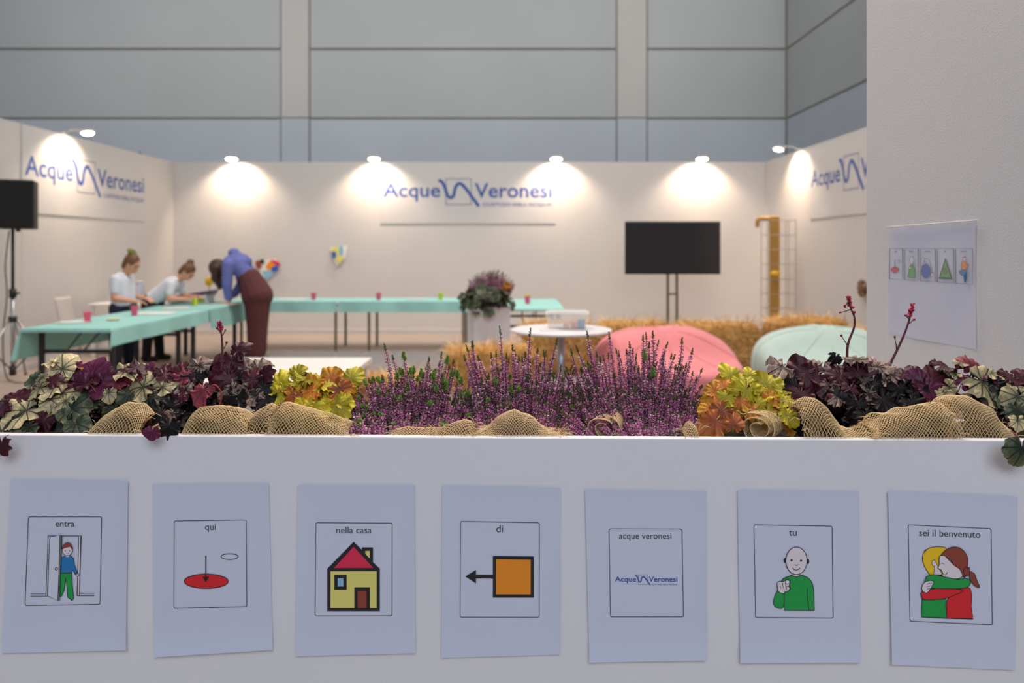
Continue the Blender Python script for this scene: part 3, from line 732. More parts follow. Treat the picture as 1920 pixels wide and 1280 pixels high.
# small round ornament on the side wall
oy = 4.36*F/(1617-CX); oz = CZ-(540-CY)/F*oy
r = thing('wall_ornament', 'small round brown dried ornament beside the partition edge', 'ornament', (XR-.0, oy, oz))
rnd = random.Random(3); m = MB()
m.ball((-.04, 0, 0), (.04, .10, .10), 14); m.build('core', mat('ornament_brown', S(120, 92, 66), .9, var=.3, scale=30), r, True)
for k in range(9):
    a_ = 2*PI*k/9; m = MB(); m.ball((-.05, .085*math.cos(a_), .085*math.sin(a_)), (.025, .03, .03), 8)
    m.build('seed_pod', mat('ornament_%d' % (k % 2), [S(150, 118, 84), S(84, 70, 58)][k % 2], .9), r, True)

# ================================================================ straw bales
def bale(lo, hi, label, seed, n=1500, rz=0, rag=1.0):
    rnd = random.Random(seed)
    cx_, cy_ = (lo[0]+hi[0])/2, (lo[1]+hi[1])/2; hx, hy, hz = (hi[0]-lo[0])/2, (hi[1]-lo[1])/2, hi[2]-lo[2]
    r = thing('straw_bale', label, 'straw bale', (cx_, cy_, lo[2]), rz, 'straw bales around the play area')
    bm = bmesh.new(); bmesh.ops.create_cube(bm, size=2); bmesh.ops.subdivide_edges(bm, edges=bm.edges, cuts=9, use_grid_fill=True)
    m = MB()
    off = Vector((rnd.uniform(0, 50), rnd.uniform(0, 50), 0))
    for v in bm.verts:
        p = v.co.copy(); L = max((abs(p.x)**6+abs(p.y)**6+abs(p.z)**6)**(1/6), 1e-6); p = p/L
        q_ = Vector((p.x*hx, p.y*hy, (p.z+1)*hz/2)); d = noise.noise(q_*7+off)*.035+noise.noise(q_*22+off)*.015
        nrm = Vector((p.x/hx, p.y/hy, p.z/(hz/2))).normalized(); q_ += nrm*d*rag
        q_.z = max(q_.z, 0); v.co = q_
    bm.verts.index_update(); m.add([v.co.copy() for v in bm.verts], [tuple(v.index for v in f.verts) for f in bm.faces])
    m.build('core', M_straw2, r, True)
    s = MB()
    for _ in range(n):
        f = rnd.random(); u, v = rnd.uniform(-1, 1), rnd.uniform(-1, 1)
        if f < .48: p = Vector((u*hx, v*hy, hz)); nn = Vector((0, 0, 1))
        elif f < .82: p = Vector((u*hx, -hy, (v+1)*hz/2)); nn = Vector((0, -1, 0))
        else: sg = rnd.choice((-1, 1)); p = Vector((sg*hx, u*hy, (v+1)*hz/2)); nn = Vector((sg, 0, 0))
        pl = Vector((abs(p.x/hx), abs(p.y/hy), abs(2*p.z/hz-1))); k = (pl.x**6+pl.y**6+pl.z**6)**(1/6)
        p = Vector((p.x/k, p.y/k, hz/2+(p.z-hz/2)/k)) - nn*.02
        d = Vector((rnd.gauss(0, 1), rnd.gauss(0, 1), rnd.gauss(0, .6))); d = (d-nn*d.dot(nn)*.75+nn*abs(rnd.gauss(0, .22))).normalized()
        L = rnd.uniform(.08, .22); w_ = d.cross(nn); w_ = w_.normalized()*rnd.uniform(.002, .004) if w_.length > .01 else Vector((.003, 0, 0))
        e = p+d*L; mid = (p+e)/2+nn*.006
        e.z = max(e.z, .002)
        s.add([p-w_, p+w_, mid+w_+nn*.002, mid-w_, e+w_*.6, e-w_*.6], [(0, 1, 2, 3), (3, 2, 4, 5)], rnd.choice((0, 0, 1, 2)))
    s.build('straw', [M_straw, mat('straw_pale', S(240, 205, 140), .8), mat('straw_dark', S(196, 140, 70), .8)], r, kind='stuff')
    return r
bale((.09, 8.78, 0), (.95, 9.36, .60), 'straw bale behind the pedestal of the round table', 11)
bale((.99, 8.95, 0), (1.92, 9.55, .585), 'straw bale behind the pink bean bag', 12)
bale((1.96, 9.0, 0), (2.98, 9.6, .575), 'straw bale between the television pole and the gold post', 13)
bale((3.04, 8.8, 0), (3.96, 9.40, .64), 'tall straw bale behind the mint bean bag', 15, 1800, R(-3), 1.4)
bale((3.82, 8.02, 0), (4.16, 8.66, .56), 'straw bale against the side wall beyond the mint bean bag', 16, 1200)
bale((-.72, 7.75, 0), (.24, 8.35, .43), 'straw bale in front of the white square planter', 17, 2200, R(5), 1.4)
bale((-1.45, 6.55, 0), (-.62, 7.1, .32), 'low loose straw bale beside the white slab table', 18, 2200, R(-8), 1.8)
rnd = random.Random(5); s = MB()
for _ in range(420):
    x, y = rnd.gauss(-1.6, .7), rnd.gauss(8.2, .8); a = rnd.uniform(0, PI); L = rnd.uniform(.06, .2); t = rnd.uniform(0, .35)
    d = Vector((math.cos(a), math.sin(a), t))*L; w_ = Vector((-math.sin(a), math.cos(a), 0))*.003; p = Vector((x, y, .008))
    s.add([p-w_, p+w_, p+d+w_, p+d-w_], [(0, 1, 2, 3)])
tag(s.build('loose_straw', M_straw), 'loose straw scattered on the grey carpet', 'straw', kind='stuff')

# ================================================================ white slab table, round table, storage box
r = thing('slab_table', 'low white square table in front of the straw bales', 'table', (-1.7, 6.0, 0))
zt = .50
A = at(460, 670, (CZ-zt)*F/204); B = at(697, 670, (CZ-zt)*F/204)
y1 = A.y; y0 = y1-1.28
m = MB(); m.box((B.x-1.28, y0, zt-.045), (B.x, y1, zt), 0, .003); m.build('tabletop', M_top, r, world=True)
for x in (B.x-1.22, B.x-.06):
    for y in (y0+.06, y1-.06):
        m = MB(); m.box((x-.04, y-.04, .006), (x+.04, y+.04, zt-.045), 0, .003); m.build('leg', M_top, r, world=True)
RX, RY = at(1052, 0, 6.95).x, 6.95
r = thing('round_table', 'round white pedestal table carrying the clear plastic box', 'table', (RX, RY, 0))
m = MB(); m.lathe([(.001, .72), (.45, .72), (.462, .726), (.466, .733), (.462, .742), (.45, .745), (.001, .745)], n=64); m.build('tabletop', mat('round_white', S(232, 228, 228), .35), r, True)
m = MB(); m.tube([(0, 0, .03), (0, 0, .72)], .037, 20); m.build('pedestal', M_chrome, r, True)
m = MB(); m.lathe([(.001, .006), (.27, .006), (.28, .012), (.26, .022), (.06, .04), (.04, .06)], n=40); m.build('foot', M_chrome, r, True)
bx0, bx1 = at(1026, 0, 6.9).x, at(1104, 0, 6.9).x
r = thing('storage_box', 'clear plastic box with craft bits on the round table', 'box', ((bx0+bx1)/2, 6.98, .746), R(-6))
hw = (bx1-bx0)/2; cl2 = mat('box_plastic', (.95, .95, .95, 1), .25, alpha=.2)
def boxwall(m, h, t0, t1, z0, z1, dep):
    def ring(k, z): return [Vector((sx*(hw-.025+.025*k), sy*(dep-.02+.02*k), z)) for sx, sy in ((-1, -1), (1, -1), (1, 1), (-1, 1))]
    a_, b_ = ring(t0, z0), ring(t1, z1); m.add(a_+b_, [(i, (i+1) % 4, 4+(i+1) % 4, 4+i) for i in range(4)])
m = MB(); boxwall(m, 0, 0, 1, .002, .145, .15); m.add([Vector((sx*(hw-.025), sy*.13, .002)) for sx, sy in ((-1, -1), (1, -1), (1, 1), (-1, 1))], [(0, 1, 2, 3)])
o = m.build('tub', cl2, r); md = o.modifiers.new('t', 'SOLIDIFY'); md.thickness = .003
m = MB(); m.box((-hw-.008, -.158, .145), (hw+.008, .158, .152), 0, .003); m.box((-hw+.02, -.13, .152), (hw-.02, .13, .160), 0, .003); m.build('lid', mat('box_lid', S(240, 238, 236), .3, alpha=.5), r)
for k, (px, h, wd, c_, lb, nm) in enumerate(((1090, .082, .035, S(60, 140, 175), 'blue craft roll inside the clear box', 'craft_roll'), (1076, .06, .028, S(232, 130, 140), 'pink craft roll inside the clear box', 'craft_roll'), (1062, .05, .028, S(235, 190, 160), 'peach craft roll inside the clear box', 'craft_roll'))):
    m = MB(); m.lathe([(.012, 0), (wd, 0), (wd, h), (.012, h)], n=18); o = m.build(nm, mat('roll_%d' % k, c_, .6), None, True); o.location = (at(px, 0, 6.9).x, 6.9, .752); tag(o, lb, 'craft roll', 'craft rolls in the box')
m = MB(); m.box((-.19, -.13, 0), (-.01, .12, .03), 0, .004, ); m.v = [p for p in m.v]
o = m.build('napkin_pack', mat('napkin', S(232, 226, 220), .8)); o.location = (RX-.03, 6.86, .7455); o.rotation_euler = (0, 0, .1); 
tag(o, 'flat white paper pack on the round table by the box', 'papers'); o.scale = (.9, .8, .25)

# ================================================================ bean bags
def beanbag(cx_, cy_, rad, h, M, label, seed, rz, lobes=8):
    r = thing('bean_bag', label, 'bean bag', (cx_, cy_, .006), rz)
    def fn(u, v):
        a = 2*PI*u; th = PI*(1-v); c_ = math.cos(th)
        lob = 1-.022*(1-abs(math.cos(lobes*a/2))**.6)*math.sin(th)
        rr = rad*max(math.sin(th), 0)**.72*lob
        z = h*(.5+.5*math.copysign(abs(c_)**.85, c_)) if c_ > 0 else h*.5*(1-abs(c_)**.7)
        x_, y_ = math.cos(a)*rr, math.sin(a)*rr
        s_ = .5-.5*math.tanh((y_/rad+.25)*5.0)          # the seat in front of the tall back
        z *= 1-.36*s_*max(0, min(1, (v-.35)/.4))
        p = Vector((x_, y_, z)); d = noise.noise(Vector((x_*3.5+seed, y_*3.5, z*3.5)))*.022+noise.noise(Vector((x_*9+seed, y_*9, z*9)))*.006
        return Vector((x_*(1+d), y_*(1+d), max(z+d*.6, 0)))
    m = MB(); m.grid(fn, 96, 40); m.build('cover', M, r, True)
    for k in range(lobes):
        a = (k+.5)/lobes
        s = MB(); s.tube([fn(a, .06+.92*i/24)*1.002 for i in range(25)], .0045, 6); s.build('seam', M, r, True)
beanbag(at(1252, 0, 7.1).x, 7.15, .70, .73, M_pink, 'pink bean bag between the round table and straw bales', 1, R(20))
beanbag(at(1555, 0, 7.4).x, 7.45, .72, .70, M_mint, 'mint green bean bag by the partition', 2, R(0), 9)
# ================================================================ people
M_skin = mat('skin', S(222, 160, 130), .55, var=.04, scale=12); M_eye = mat('eye', S(30, 22, 20), .3); M_lip = mat('lip', S(190, 100, 95), .5)
def person(label, foot, J, f, up, cloth_, hairs, hand_r=.040, sc=1.0, face=True):
    """J: world joints; f/up: the head's forward and upward directions; figures move in the XZ plane, left and right limbs lie along Y"""
    r = thing('person', label, 'person', foot)
    Yv = Vector((0, 1, 0))
    b = MB()
    def side(n_, k): return J[n_]+Yv*J['w'][n_.split('_')[0]]*k if False else J[n_ + ('_far' if k > 0 else '_near')]
    # torso
    for k in (-1, 1):
        b.capsule(J['pelvis']+Yv*k*.065*sc, J['waist']+Yv*k*.06*sc, .095*sc, .085*sc)
        b.capsule(J['waist']+Yv*k*.06*sc, J['chest']+Yv*k*.075*sc, .085*sc, .095*sc)
        b.capsule(J['chest']+Yv*k*.075*sc, J['neck']+Yv*k*.10*sc-(J['neck']-J['chest']).normalized()*.05*sc, .09*sc, .055*sc)
    b.capsule(J['neck']-(J['neck']-J['chest'])*.2, J['head'], .05*sc, .048*sc)
    H = J['head']; f = Vector(f).normalized(); up = Vector(up).normalized(); up = (up-f*up.dot(f)).normalized(); lat = f.cross(up)
    HM = Matrix((f, lat, up)).transposed()
    b.ball(H, (.094*sc, .074*sc, .112*sc), 18, 0, HM); b.ball(H+f*.03*sc-up*.05*sc, (.062*sc, .056*sc, .065*sc), 14, 0, HM)
    b.capsule(H+f*.088*sc+up*.01*sc, H+f*.108*sc-up*.025*sc, .009*sc, .014*sc, 8)
    for k in (-1, 1):
        b.ball(H+lat*.075*sc*k-f*.005, (.022*sc, .012*sc, .032*sc), 8, 0, HM)
    for sd in ('near', 'far'):
        sh, el, wr_ = J['shoulder_'+sd], J['elbow_'+sd], J['wrist_'+sd]
        b.capsule(sh, el, .052*sc, .040*sc); b.capsule(el, wr_, .040*sc, .027*sc)
        hd = J['hand_'+sd]; d = (hd-wr_).normalized(); pn = Vector((0, 0, 1)) if abs(d.z) < .8 else Vector((1, 0, 0))
        s_ = d.cross(pn).normalized()
        for t in (-.022, 0, .022): b.capsule(wr_+d*.015+s_*t*.6*sc, wr_+d*.075*sc+s_*t*sc, .017*sc, .014*sc, 8)
        for i, (t, L) in enumerate(((-.032, .058), (-.011, .070), (.011, .066), (.032, .050))):
            p0 = wr_+d*.075*sc+s_*t*sc; p1_ = p0+(d-pn*.25).normalized()*L*.55*sc; p2_ = p1_+(d*.7-pn*.7).normalized()*L*.5*sc
            b.capsule(p0, p1_, .0095*sc, .009*sc, 6); b.capsule(p1_, p2_, .009*sc, .008*sc, 6)
        q_ = wr_+d*.03*sc-s_*.03*sc; b.capsule(q_, q_+(d*.6-s_*.8).normalized()*.05*sc, .013*sc, .010*sc, 6)
        hp, kn, an = J['hip_'+sd], J['knee_'+sd], J['ankle_'+sd]
        b.capsule(hp, kn, .082*sc, .052*sc); b.capsule(kn, an, .052*sc, .036*sc)
        b.capsule(an, an-Vector((0, 0, .04)), .036*sc, .03*sc)
    o = b.build('body', M_skin, r, world=True); bake(o, [('REMESH', dict(mode='VOXEL', voxel_size=.0085)), ('SMOOTH', dict(factor=.5, iterations=3))])
    if face:
        for k in (-1, 1):
            m = MB(); m.ball(H+f*.083*sc+lat*.031*sc*k+up*.012*sc, .011*sc, 8); m.build('eye', M_eye, r, True, world=True)
            m = MB(); m.capsule(H+f*.086*sc+lat*.018*sc*k+up*.034*sc, H+f*.078*sc+lat*.045*sc*k+up*.034*sc, .005, .004, 6); m.build('eyebrow', hairs['mat'], r, True, world=True)
        m = MB(); m.capsule(H+f*.090*sc-up*.058*sc-lat*.018*sc, H+f*.090*sc-up*.058*sc+lat*.018*sc, .0075*sc, .0075*sc, 6); m.build('mouth', M_lip, r, True, world=True)
    for nm, fn, M, vox in cloth_:
        m = MB(); fn(m, J, sc); o = m.build(nm, M, r, world=True); bake(o, [('REMESH', dict(mode='VOXEL', voxel_size=vox)), ('SMOOTH', dict(factor=.6, iterations=5))])
    m = MB(); hairs['fn'](m, H, f, up, lat, HM, sc); o = m.build('hair', hairs['mat'], r, world=True); bake(o, [('REMESH', dict(mode='VOXEL', voxel_size=.011)), ('SMOOTH', dict(factor=.4, iterations=2))])
    if 'extra' in hairs: hairs['extra'](r, H, f, up, lat, HM, sc)
    return r
Yv = Vector((0, 1, 0))
def limbs(J, Y, shw, hpw):
    return J
def torso_cloth(extra, sleeve_to):
    def fn(m, J, sc):
        for k in (-1, 1):
            m.capsule(J['pelvis']+Yv*k*.07*sc, J['waist']+Yv*k*.07*sc, .105*sc+extra, .10*sc+extra)
            m.capsule(J['waist']+Yv*k*.07*sc, J['chest']+Yv*k*.08*sc, .10*sc+extra, .105*sc+extra)
            m.capsule(J['chest']+Yv*k*.08*sc, J['neck']+Yv*k*.095*sc-(J['neck']-J['chest']).normalized()*.055*sc, .10*sc+extra, .06*sc+extra)
        for sd in ('near', 'far'):
            sh, el, wr_ = J['shoulder_'+sd], J['elbow_'+sd], J['wrist_'+sd]
            if sleeve_to == 'short': m.capsule(sh, sh+(el-sh)*.6, .060*sc+extra, .054*sc+extra)
            else: m.capsule(sh, el, .066*sc+extra, .056*sc+extra); m.capsule(el, wr_-(wr_-el).normalized()*.03, .055*sc+extra, .042*sc+extra)
    return fn
def trousers(waist, knee, hem, extra=.012, rise=.35):
    def fn(m, J, sc):
        for k in (-1, 1): m.capsule(J['pelvis']+Yv*k*.068*sc+(J['waist']-J['pelvis'])*rise, J['pelvis']+Yv*k*.068*sc, waist*sc, waist*sc+extra)
        for sd in ('near', 'far'):
            hp, kn, an = J['hip_'+sd], J['knee_'+sd], J['ankle_'+sd]
            m.capsule(hp, kn, .10*sc+extra, knee*sc); m.capsule(kn, an, knee*sc, hem*sc)
    return fn
def shoes(dirx):
    def fn(m, J, sc):
        for sd in ('near', 'far'):
            an = J['ankle_'+sd]; z = .036
            m.capsule(Vector((an.x-dirx*.03, an.y, z+.012)), Vector((an.x+dirx*.13*sc, an.y, z)), .047, .038); m.capsule(an, Vector((an.x, an.y, .06)), .042, .045)
    return fn
# ---- woman in the blue hoodie, bending over the table
Yw = 10.35
def W_(zx, zy, dy=0):   # zoomed frame 180..560 x 440..700 at 4.924
    p = at(180+zx/4.924, 440+zy/4.924, Yw); p.y += dy; return p
J = dict(pelvis=W_(1490, 560), waist=W_(1420, 400), chest=W_(1320, 270), neck=W_(1215, 225), head=W_(1135, 330),
         shoulder_near=W_(1262, 275, -.17), shoulder_far=W_(1262, 270, .17), elbow_near=W_(1262, 460, -.2), elbow_far=W_(1300, 450, .2),
         wrist_near=W_(1266, 590, -.17), wrist_far=W_(1225, 570, .17), hand_near=W_(1258, 632, -.17), hand_far=W_(1205, 600, .17),
         hip_near=W_(1495, 590, -.09), hip_far=W_(1490, 590, .09), knee_near=W_(1500, 840, -.09), knee_far=W_(1480, 840, .1),
         ankle_near=W_(1500, 1085, -.1), ankle_far=W_(1470, 1090, .12))
def hoodie(m, J, sc):
    torso_cloth(.012, 'long')(m, J, sc)
    m.ball(W_(1300, 225), (.135, .15, .10), 14); m.ball(W_(1272, 165), (.075, .11, .065), 12); m.ball(W_(1370, 250), (.10, .15, .09), 12); m.ball(W_(1385, 360), (.11, .16, .11), 12); m.capsule(W_(1330, 230, -.04), W_(1360, 215, .04), .06, .06)
def hair_long(m, H, f, up, lat, HM, sc):
    m.ball(H-f*.02+up*.02, (.128, .112, .145), 16, 0, HM); m.ball(H-f*.06-up*.03, (.08, .095, .10), 14, 0, HM)
    for k in range(9):
        a = (k-4)/4; p0 = H+lat*.085*a-f*.02+up*.03
        p1_ = H+Vector((-.02, 0, -.10))+Yv*(.09*a) - f*0; p2_ = W_(1140+abs(a)*18, 490-25*abs(a), .085*a)
        m.capsule(p0, p1_, .058, .054, 8); m.capsule(p1_, p2_, .054, .03, 8)
M_hair1 = mat('hair_brown', S(62, 34, 24), .55, var=.2, scale=40)
person('woman in blue hoodie and maroon trousers bending over the mint table', (W_(1490, 1100).x, Yw, 0), J, (-.62, 0, -.78), (-.75, 0, .62),
       [('hoodie', hoodie, mat('hoodie_blue', S(104, 112, 176), .85, var=.05, scale=10), .012),
        ('trousers', trousers(.140, .128, .112, .055, 1.0), mat('trousers_maroon', S(92, 44, 46), .85, var=.05, scale=10), .012),
        ('shoes', shoes(-1), mat('shoe_dark', S(40, 30, 30), .6), .01)], dict(fn=hair_long, mat=M_hair1), face=True)
# ---- girl standing, white T-shirt
Yg = 9.3
def G_(zx, zy, dy=0):
    p = at(180+zx/4.924, 440+zy/4.924, Yg); p.y += dy; return p
J = dict(pelvis=G_(255, 650), waist=G_(262, 540), chest=G_(252, 430), neck=G_(268, 345), head=G_(332, 272),
         shoulder_near=G_(236, 405, -.15), shoulder_far=G_(252, 405, .15), elbow_near=G_(236, 580, -.18), elbow_far=G_(262, 565, .17),
         wrist_near=G_(410, 610, -.12), wrist_far=G_(420, 595, .12), hand_near=G_(470, 620, -.08), hand_far=G_(480, 605, .07),
         hip_near=G_(235, 680, -.08), hip_far=G_(275, 680, .08), knee_near=G_(232, 930, -.08), knee_far=G_(268, 930, .09), ankle_near=G_(228, 1180, -.09), ankle_far=G_(262, 1180, .1))
M_tee = mat('tee_white', S(226, 226, 234), .85, var=.03, scale=9); M_jean = mat('jeans_navy', S(38, 40, 62), .85, var=.1, scale=14)
M_hair2 = mat('hair_light_brown', S(112, 76, 44), .55, var=.2, scale=40)
def hair_up(m, H, f, up, lat, HM, sc):
    m.ball(H-f*.026*sc+up*.028*sc, (.104*sc, .090*sc, .108*sc), 16, 0, HM); m.ball(H-f*.058*sc-up*.035*sc, (.055*sc, .074*sc, .085*sc), 12, 0, HM)
    m.ball(H-f*.085*sc+up*.115*sc, (.052*sc, .05*sc, .052*sc), 12, 0, HM); m.ball(H-f*.065*sc+up*.08*sc, (.05*sc, .05*sc, .05*sc), 12, 0, HM)
def scrunchie(c_, n_):
    def ex(r, H, f, up, lat, HM, sc):
        m = MB(); 
        for k in range(8):
            a = 2*PI*k/8; m.ball(H-f*.092*sc+up*.128*sc+f*.045*sc*math.cos(a)+lat*.045*sc*math.sin(a)+Vector((0, 0, .004)), .020*sc, 8)
        m.build('scrunchie', mat(n_, c_, .8), r, True, world=True)
    return ex
person('girl in white T-shirt with green scrunchie standing at the table', (G_(245, 1200).x, Yg, 0), J, (.80, -.1, -.55), (.5, 0, .86),
       [('t_shirt', torso_cloth(.004, 'short'), M_tee, .012), ('trousers', trousers(.10, .075, .066), M_jean, .012), ('shoes', shoes(1), mat('shoe_grey', S(80, 78, 80), .6), .01)],
       dict(fn=hair_up, mat=M_hair2, extra=scrunchie(S(128, 142, 52), 'scrunchie_green')), sc=.95)
# ---- girl leaning on the table
Yg = 10.0
J = dict(pelvis=G_(535, 592), waist=G_(628, 520), chest=G_(715, 455), neck=G_(770, 395), head=G_(845, 345),
         shoulder_near=G_(735, 450, -.14), shoulder_far=G_(735, 445, .14), elbow_near=G_(728, 582, -.17), elbow_far=G_(765, 575, .16),
         wrist_near=G_(870, 588, -.10), wrist_far=G_(890, 575, .10), hand_near=G_(935, 570, -.07), hand_far=G_(950, 570, .06),
         hip_near=G_(520, 612, -.08), hip_far=G_(532, 612, .08), knee_near=G_(512, 880, -.09), knee_far=G_(542, 880, .09), ankle_near=G_(495, 1130, -.09), ankle_far=G_(550, 1130, .12))
person('girl in white T-shirt leaning forward on her elbows to write', (G_(520, 1150).x, Yg, 0), J, (.62, -.1, -.78), (.78, 0, .6),
       [('t_shirt', torso_cloth(.004, 'short'), M_tee, .012), ('trousers', trousers(.10, .075, .066), mat('trousers_black', S(26, 26, 32), .85), .012), ('shoes', shoes(1), mat('shoe_dark', S(40, 30, 30), .6), .01)],
       dict(fn=hair_up, mat=M_hair2), sc=.93)

# ================================================================ leaves
def leaf_mat(name, base, edge, vein, veinw=.03, spread=.5, rough=.45, blotch=0, under=None):
    m = bpy.data.materials.new(name); m.use_nodes = True; nt = m.node_tree; N = nt.nodes; Lk = nt.links
    b = N['Principled BSDF']; b.inputs['Roughness'].default_value = rough; b.inputs['Specular IOR Level'].default_value = .28
    uv = N.new('ShaderNodeUVMap'); sep = N.new('ShaderNodeSeparateXYZ'); Lk.new(uv.outputs[0], sep.inputs[0])
    def mth(op, a, b_=None, c=None):
        n_ = N.new('ShaderNodeMath'); n_.operation = op
        for i, x in enumerate((a, b_, c)):
            if x is None: continue
            if isinstance(x, (int, float)): n_.inputs[i].default_value = x
            else: Lk.new(x, n_.inputs[i])
        return n_.outputs[0]
    x, y = sep.outputs[0], sep.outputs[1]
    ang = mth('ARCTAN2', x, y); rr = mth('SQRT', mth('ADD', mth('MULTIPLY', x, x), mth('MULTIPLY', y, y)))
    pp = mth('PINGPONG', mth('ADD', ang, 20*.70), .35)     # main veins every 0.70 rad
    dist = mth('MULTIPLY', pp, rr)
    br = mth('PINGPONG', mth('SUBTRACT', rr, mth('MULTIPLY', pp, .45)), .06)   # side veins
    main = N.new('ShaderNodeMapRange'); main.inputs['From Min'].default_value = veinw*.25; main.inputs['From Max'].default_value = veinw; main.inputs['To Min'].default_value = 1; main.inputs['To Max'].default_value = 0; Lk.new(dist, main.inputs['Value'])
    sidev = N.new('ShaderNodeMapRange'); sidev.inputs['From Min'].default_value = .002; sidev.inputs['From Max'].default_value = veinw*.5; sidev.inputs['To Min'].default_value = .55; sidev.inputs['To Max'].default_value = 0; Lk.new(br, sidev.inputs['Value'])
    vm = mth('MAXIMUM', main.outputs[0], sidev.outputs[0])
    nz = N.new('ShaderNodeTexNoise'); nz.inputs['Scale'].default_value = 5; nz.inputs['Detail'].default_value = 3; Lk.new(uv.outputs[0], nz.inputs['Vector'])
    ed = N.new('ShaderNodeMapRange'); ed.inputs['From Min'].default_value = spread-.25; ed.inputs['From Max'].default_value = spread+.15
    Lk.new(mth('ADD', rr, mth('MULTIPLY', mth('SUBTRACT', nz.outputs['Fac'], .5), .6+blotch)), ed.inputs['Value'])
    m1 = N.new('ShaderNodeMix'); m1.data_type = 'RGBA'; m1.inputs[6].default_value = base; m1.inputs[7].default_value = edge; Lk.new(ed.outputs[0], m1.inputs[0])
    m2 = N.new('ShaderNodeMix'); m2.data_type = 'RGBA'; m2.inputs[7].default_value = vein; Lk.new(m1.outputs[2], m2.inputs[6]); Lk.new(vm, m2.inputs[0])
    oi = N.new('ShaderNodeObjectInfo'); hs = N.new('ShaderNodeHueSaturation'); mr = N.new('ShaderNodeMapRange'); mr.inputs['To Min'].default_value = .75; mr.inputs['To Max'].default_value = 1.2
    Lk.new(oi.outputs['Random'], mr.inputs['Value']); Lk.new(mr.outputs[0], hs.inputs['Value']); Lk.new(m2.outputs[2], hs.inputs['Color']); Lk.new(hs.outputs[0], b.inputs['Base Color'])
    bp = N.new('ShaderNodeBump'); bp.inputs['Strength'].default_value = .25; bp.inputs['Distance'].default_value = .0015; bp.invert = True; Lk.new(vm, bp.inputs['Height']); Lk.new(bp.outputs[0], b.inputs['Normal'])
    return m
LM = {'silver': leaf_mat('leaf_silver', S(106, 106, 80), S(208, 190, 146), S(52, 56, 40), .024, .26),
      'green': leaf_mat('leaf_grey_green', S(46, 62, 46), S(112, 116, 86), S(28, 36, 27), .03, .42),
      'burg': leaf_mat('leaf_burgundy', S(74, 20, 50), S(96, 30, 62), S(112, 50, 76), .014, .4, .35),
      'maroon': leaf_mat('leaf_maroon', S(50, 11, 24), S(72, 17, 32), S(92, 34, 50), .016, .4, .4),
      'red': leaf_mat('leaf_red', S(104, 30, 46), S(158, 72, 80), S(84, 26, 40), .02, .4, .4),
      'dark': leaf_mat('leaf_dark', S(14, 8, 12), S(30, 17, 23), S(9, 6, 8), .025, .45, .5),
      'bronze': leaf_mat('leaf_bronze_silver', S(54, 38, 40), S(164, 138, 124), S(34, 22, 26), .025, .28, .4, .8),
      'lime': leaf_mat('leaf_lime', S(170, 160, 38), S(216, 196, 54), S(156, 138, 38), .014, .4, .45),
      'amber': leaf_mat('leaf_amber', S(196, 112, 40), S(206, 164, 48), S(172, 92, 42), .014, .42, .45, .6),
      'rust': leaf_mat('leaf_rust', S(150, 74, 46), S(188, 112, 50), S(126, 62, 42), .014, .4, .45)}
M_petiole = mat('petiole', S(120, 60, 62), .6)
M_petiole2 = mat('petiole_green', S(170, 150, 70), .6)
SHAPE = {'silver': (7, .05, .022, 28, .06, .20), 'green': (7, .05, .022, 28, .05, .2), 'burg': (5, .09, .012, 22, .05, .16), 'maroon': (7, .13, .03, 30, .07, .22), 'red': (7, .12, .03, 28, .10, .3),
         'dark': (7, .14, .045, 32, .12, .28), 'bronze': (7, .14, .045, 32, .13, .3), 'lime': (5, .07, .025, 20, .17, .30), 'amber': (5, .07, .022, 20, .16, .28), 'rust': (5, .11, .02, 18, .11, .22)}
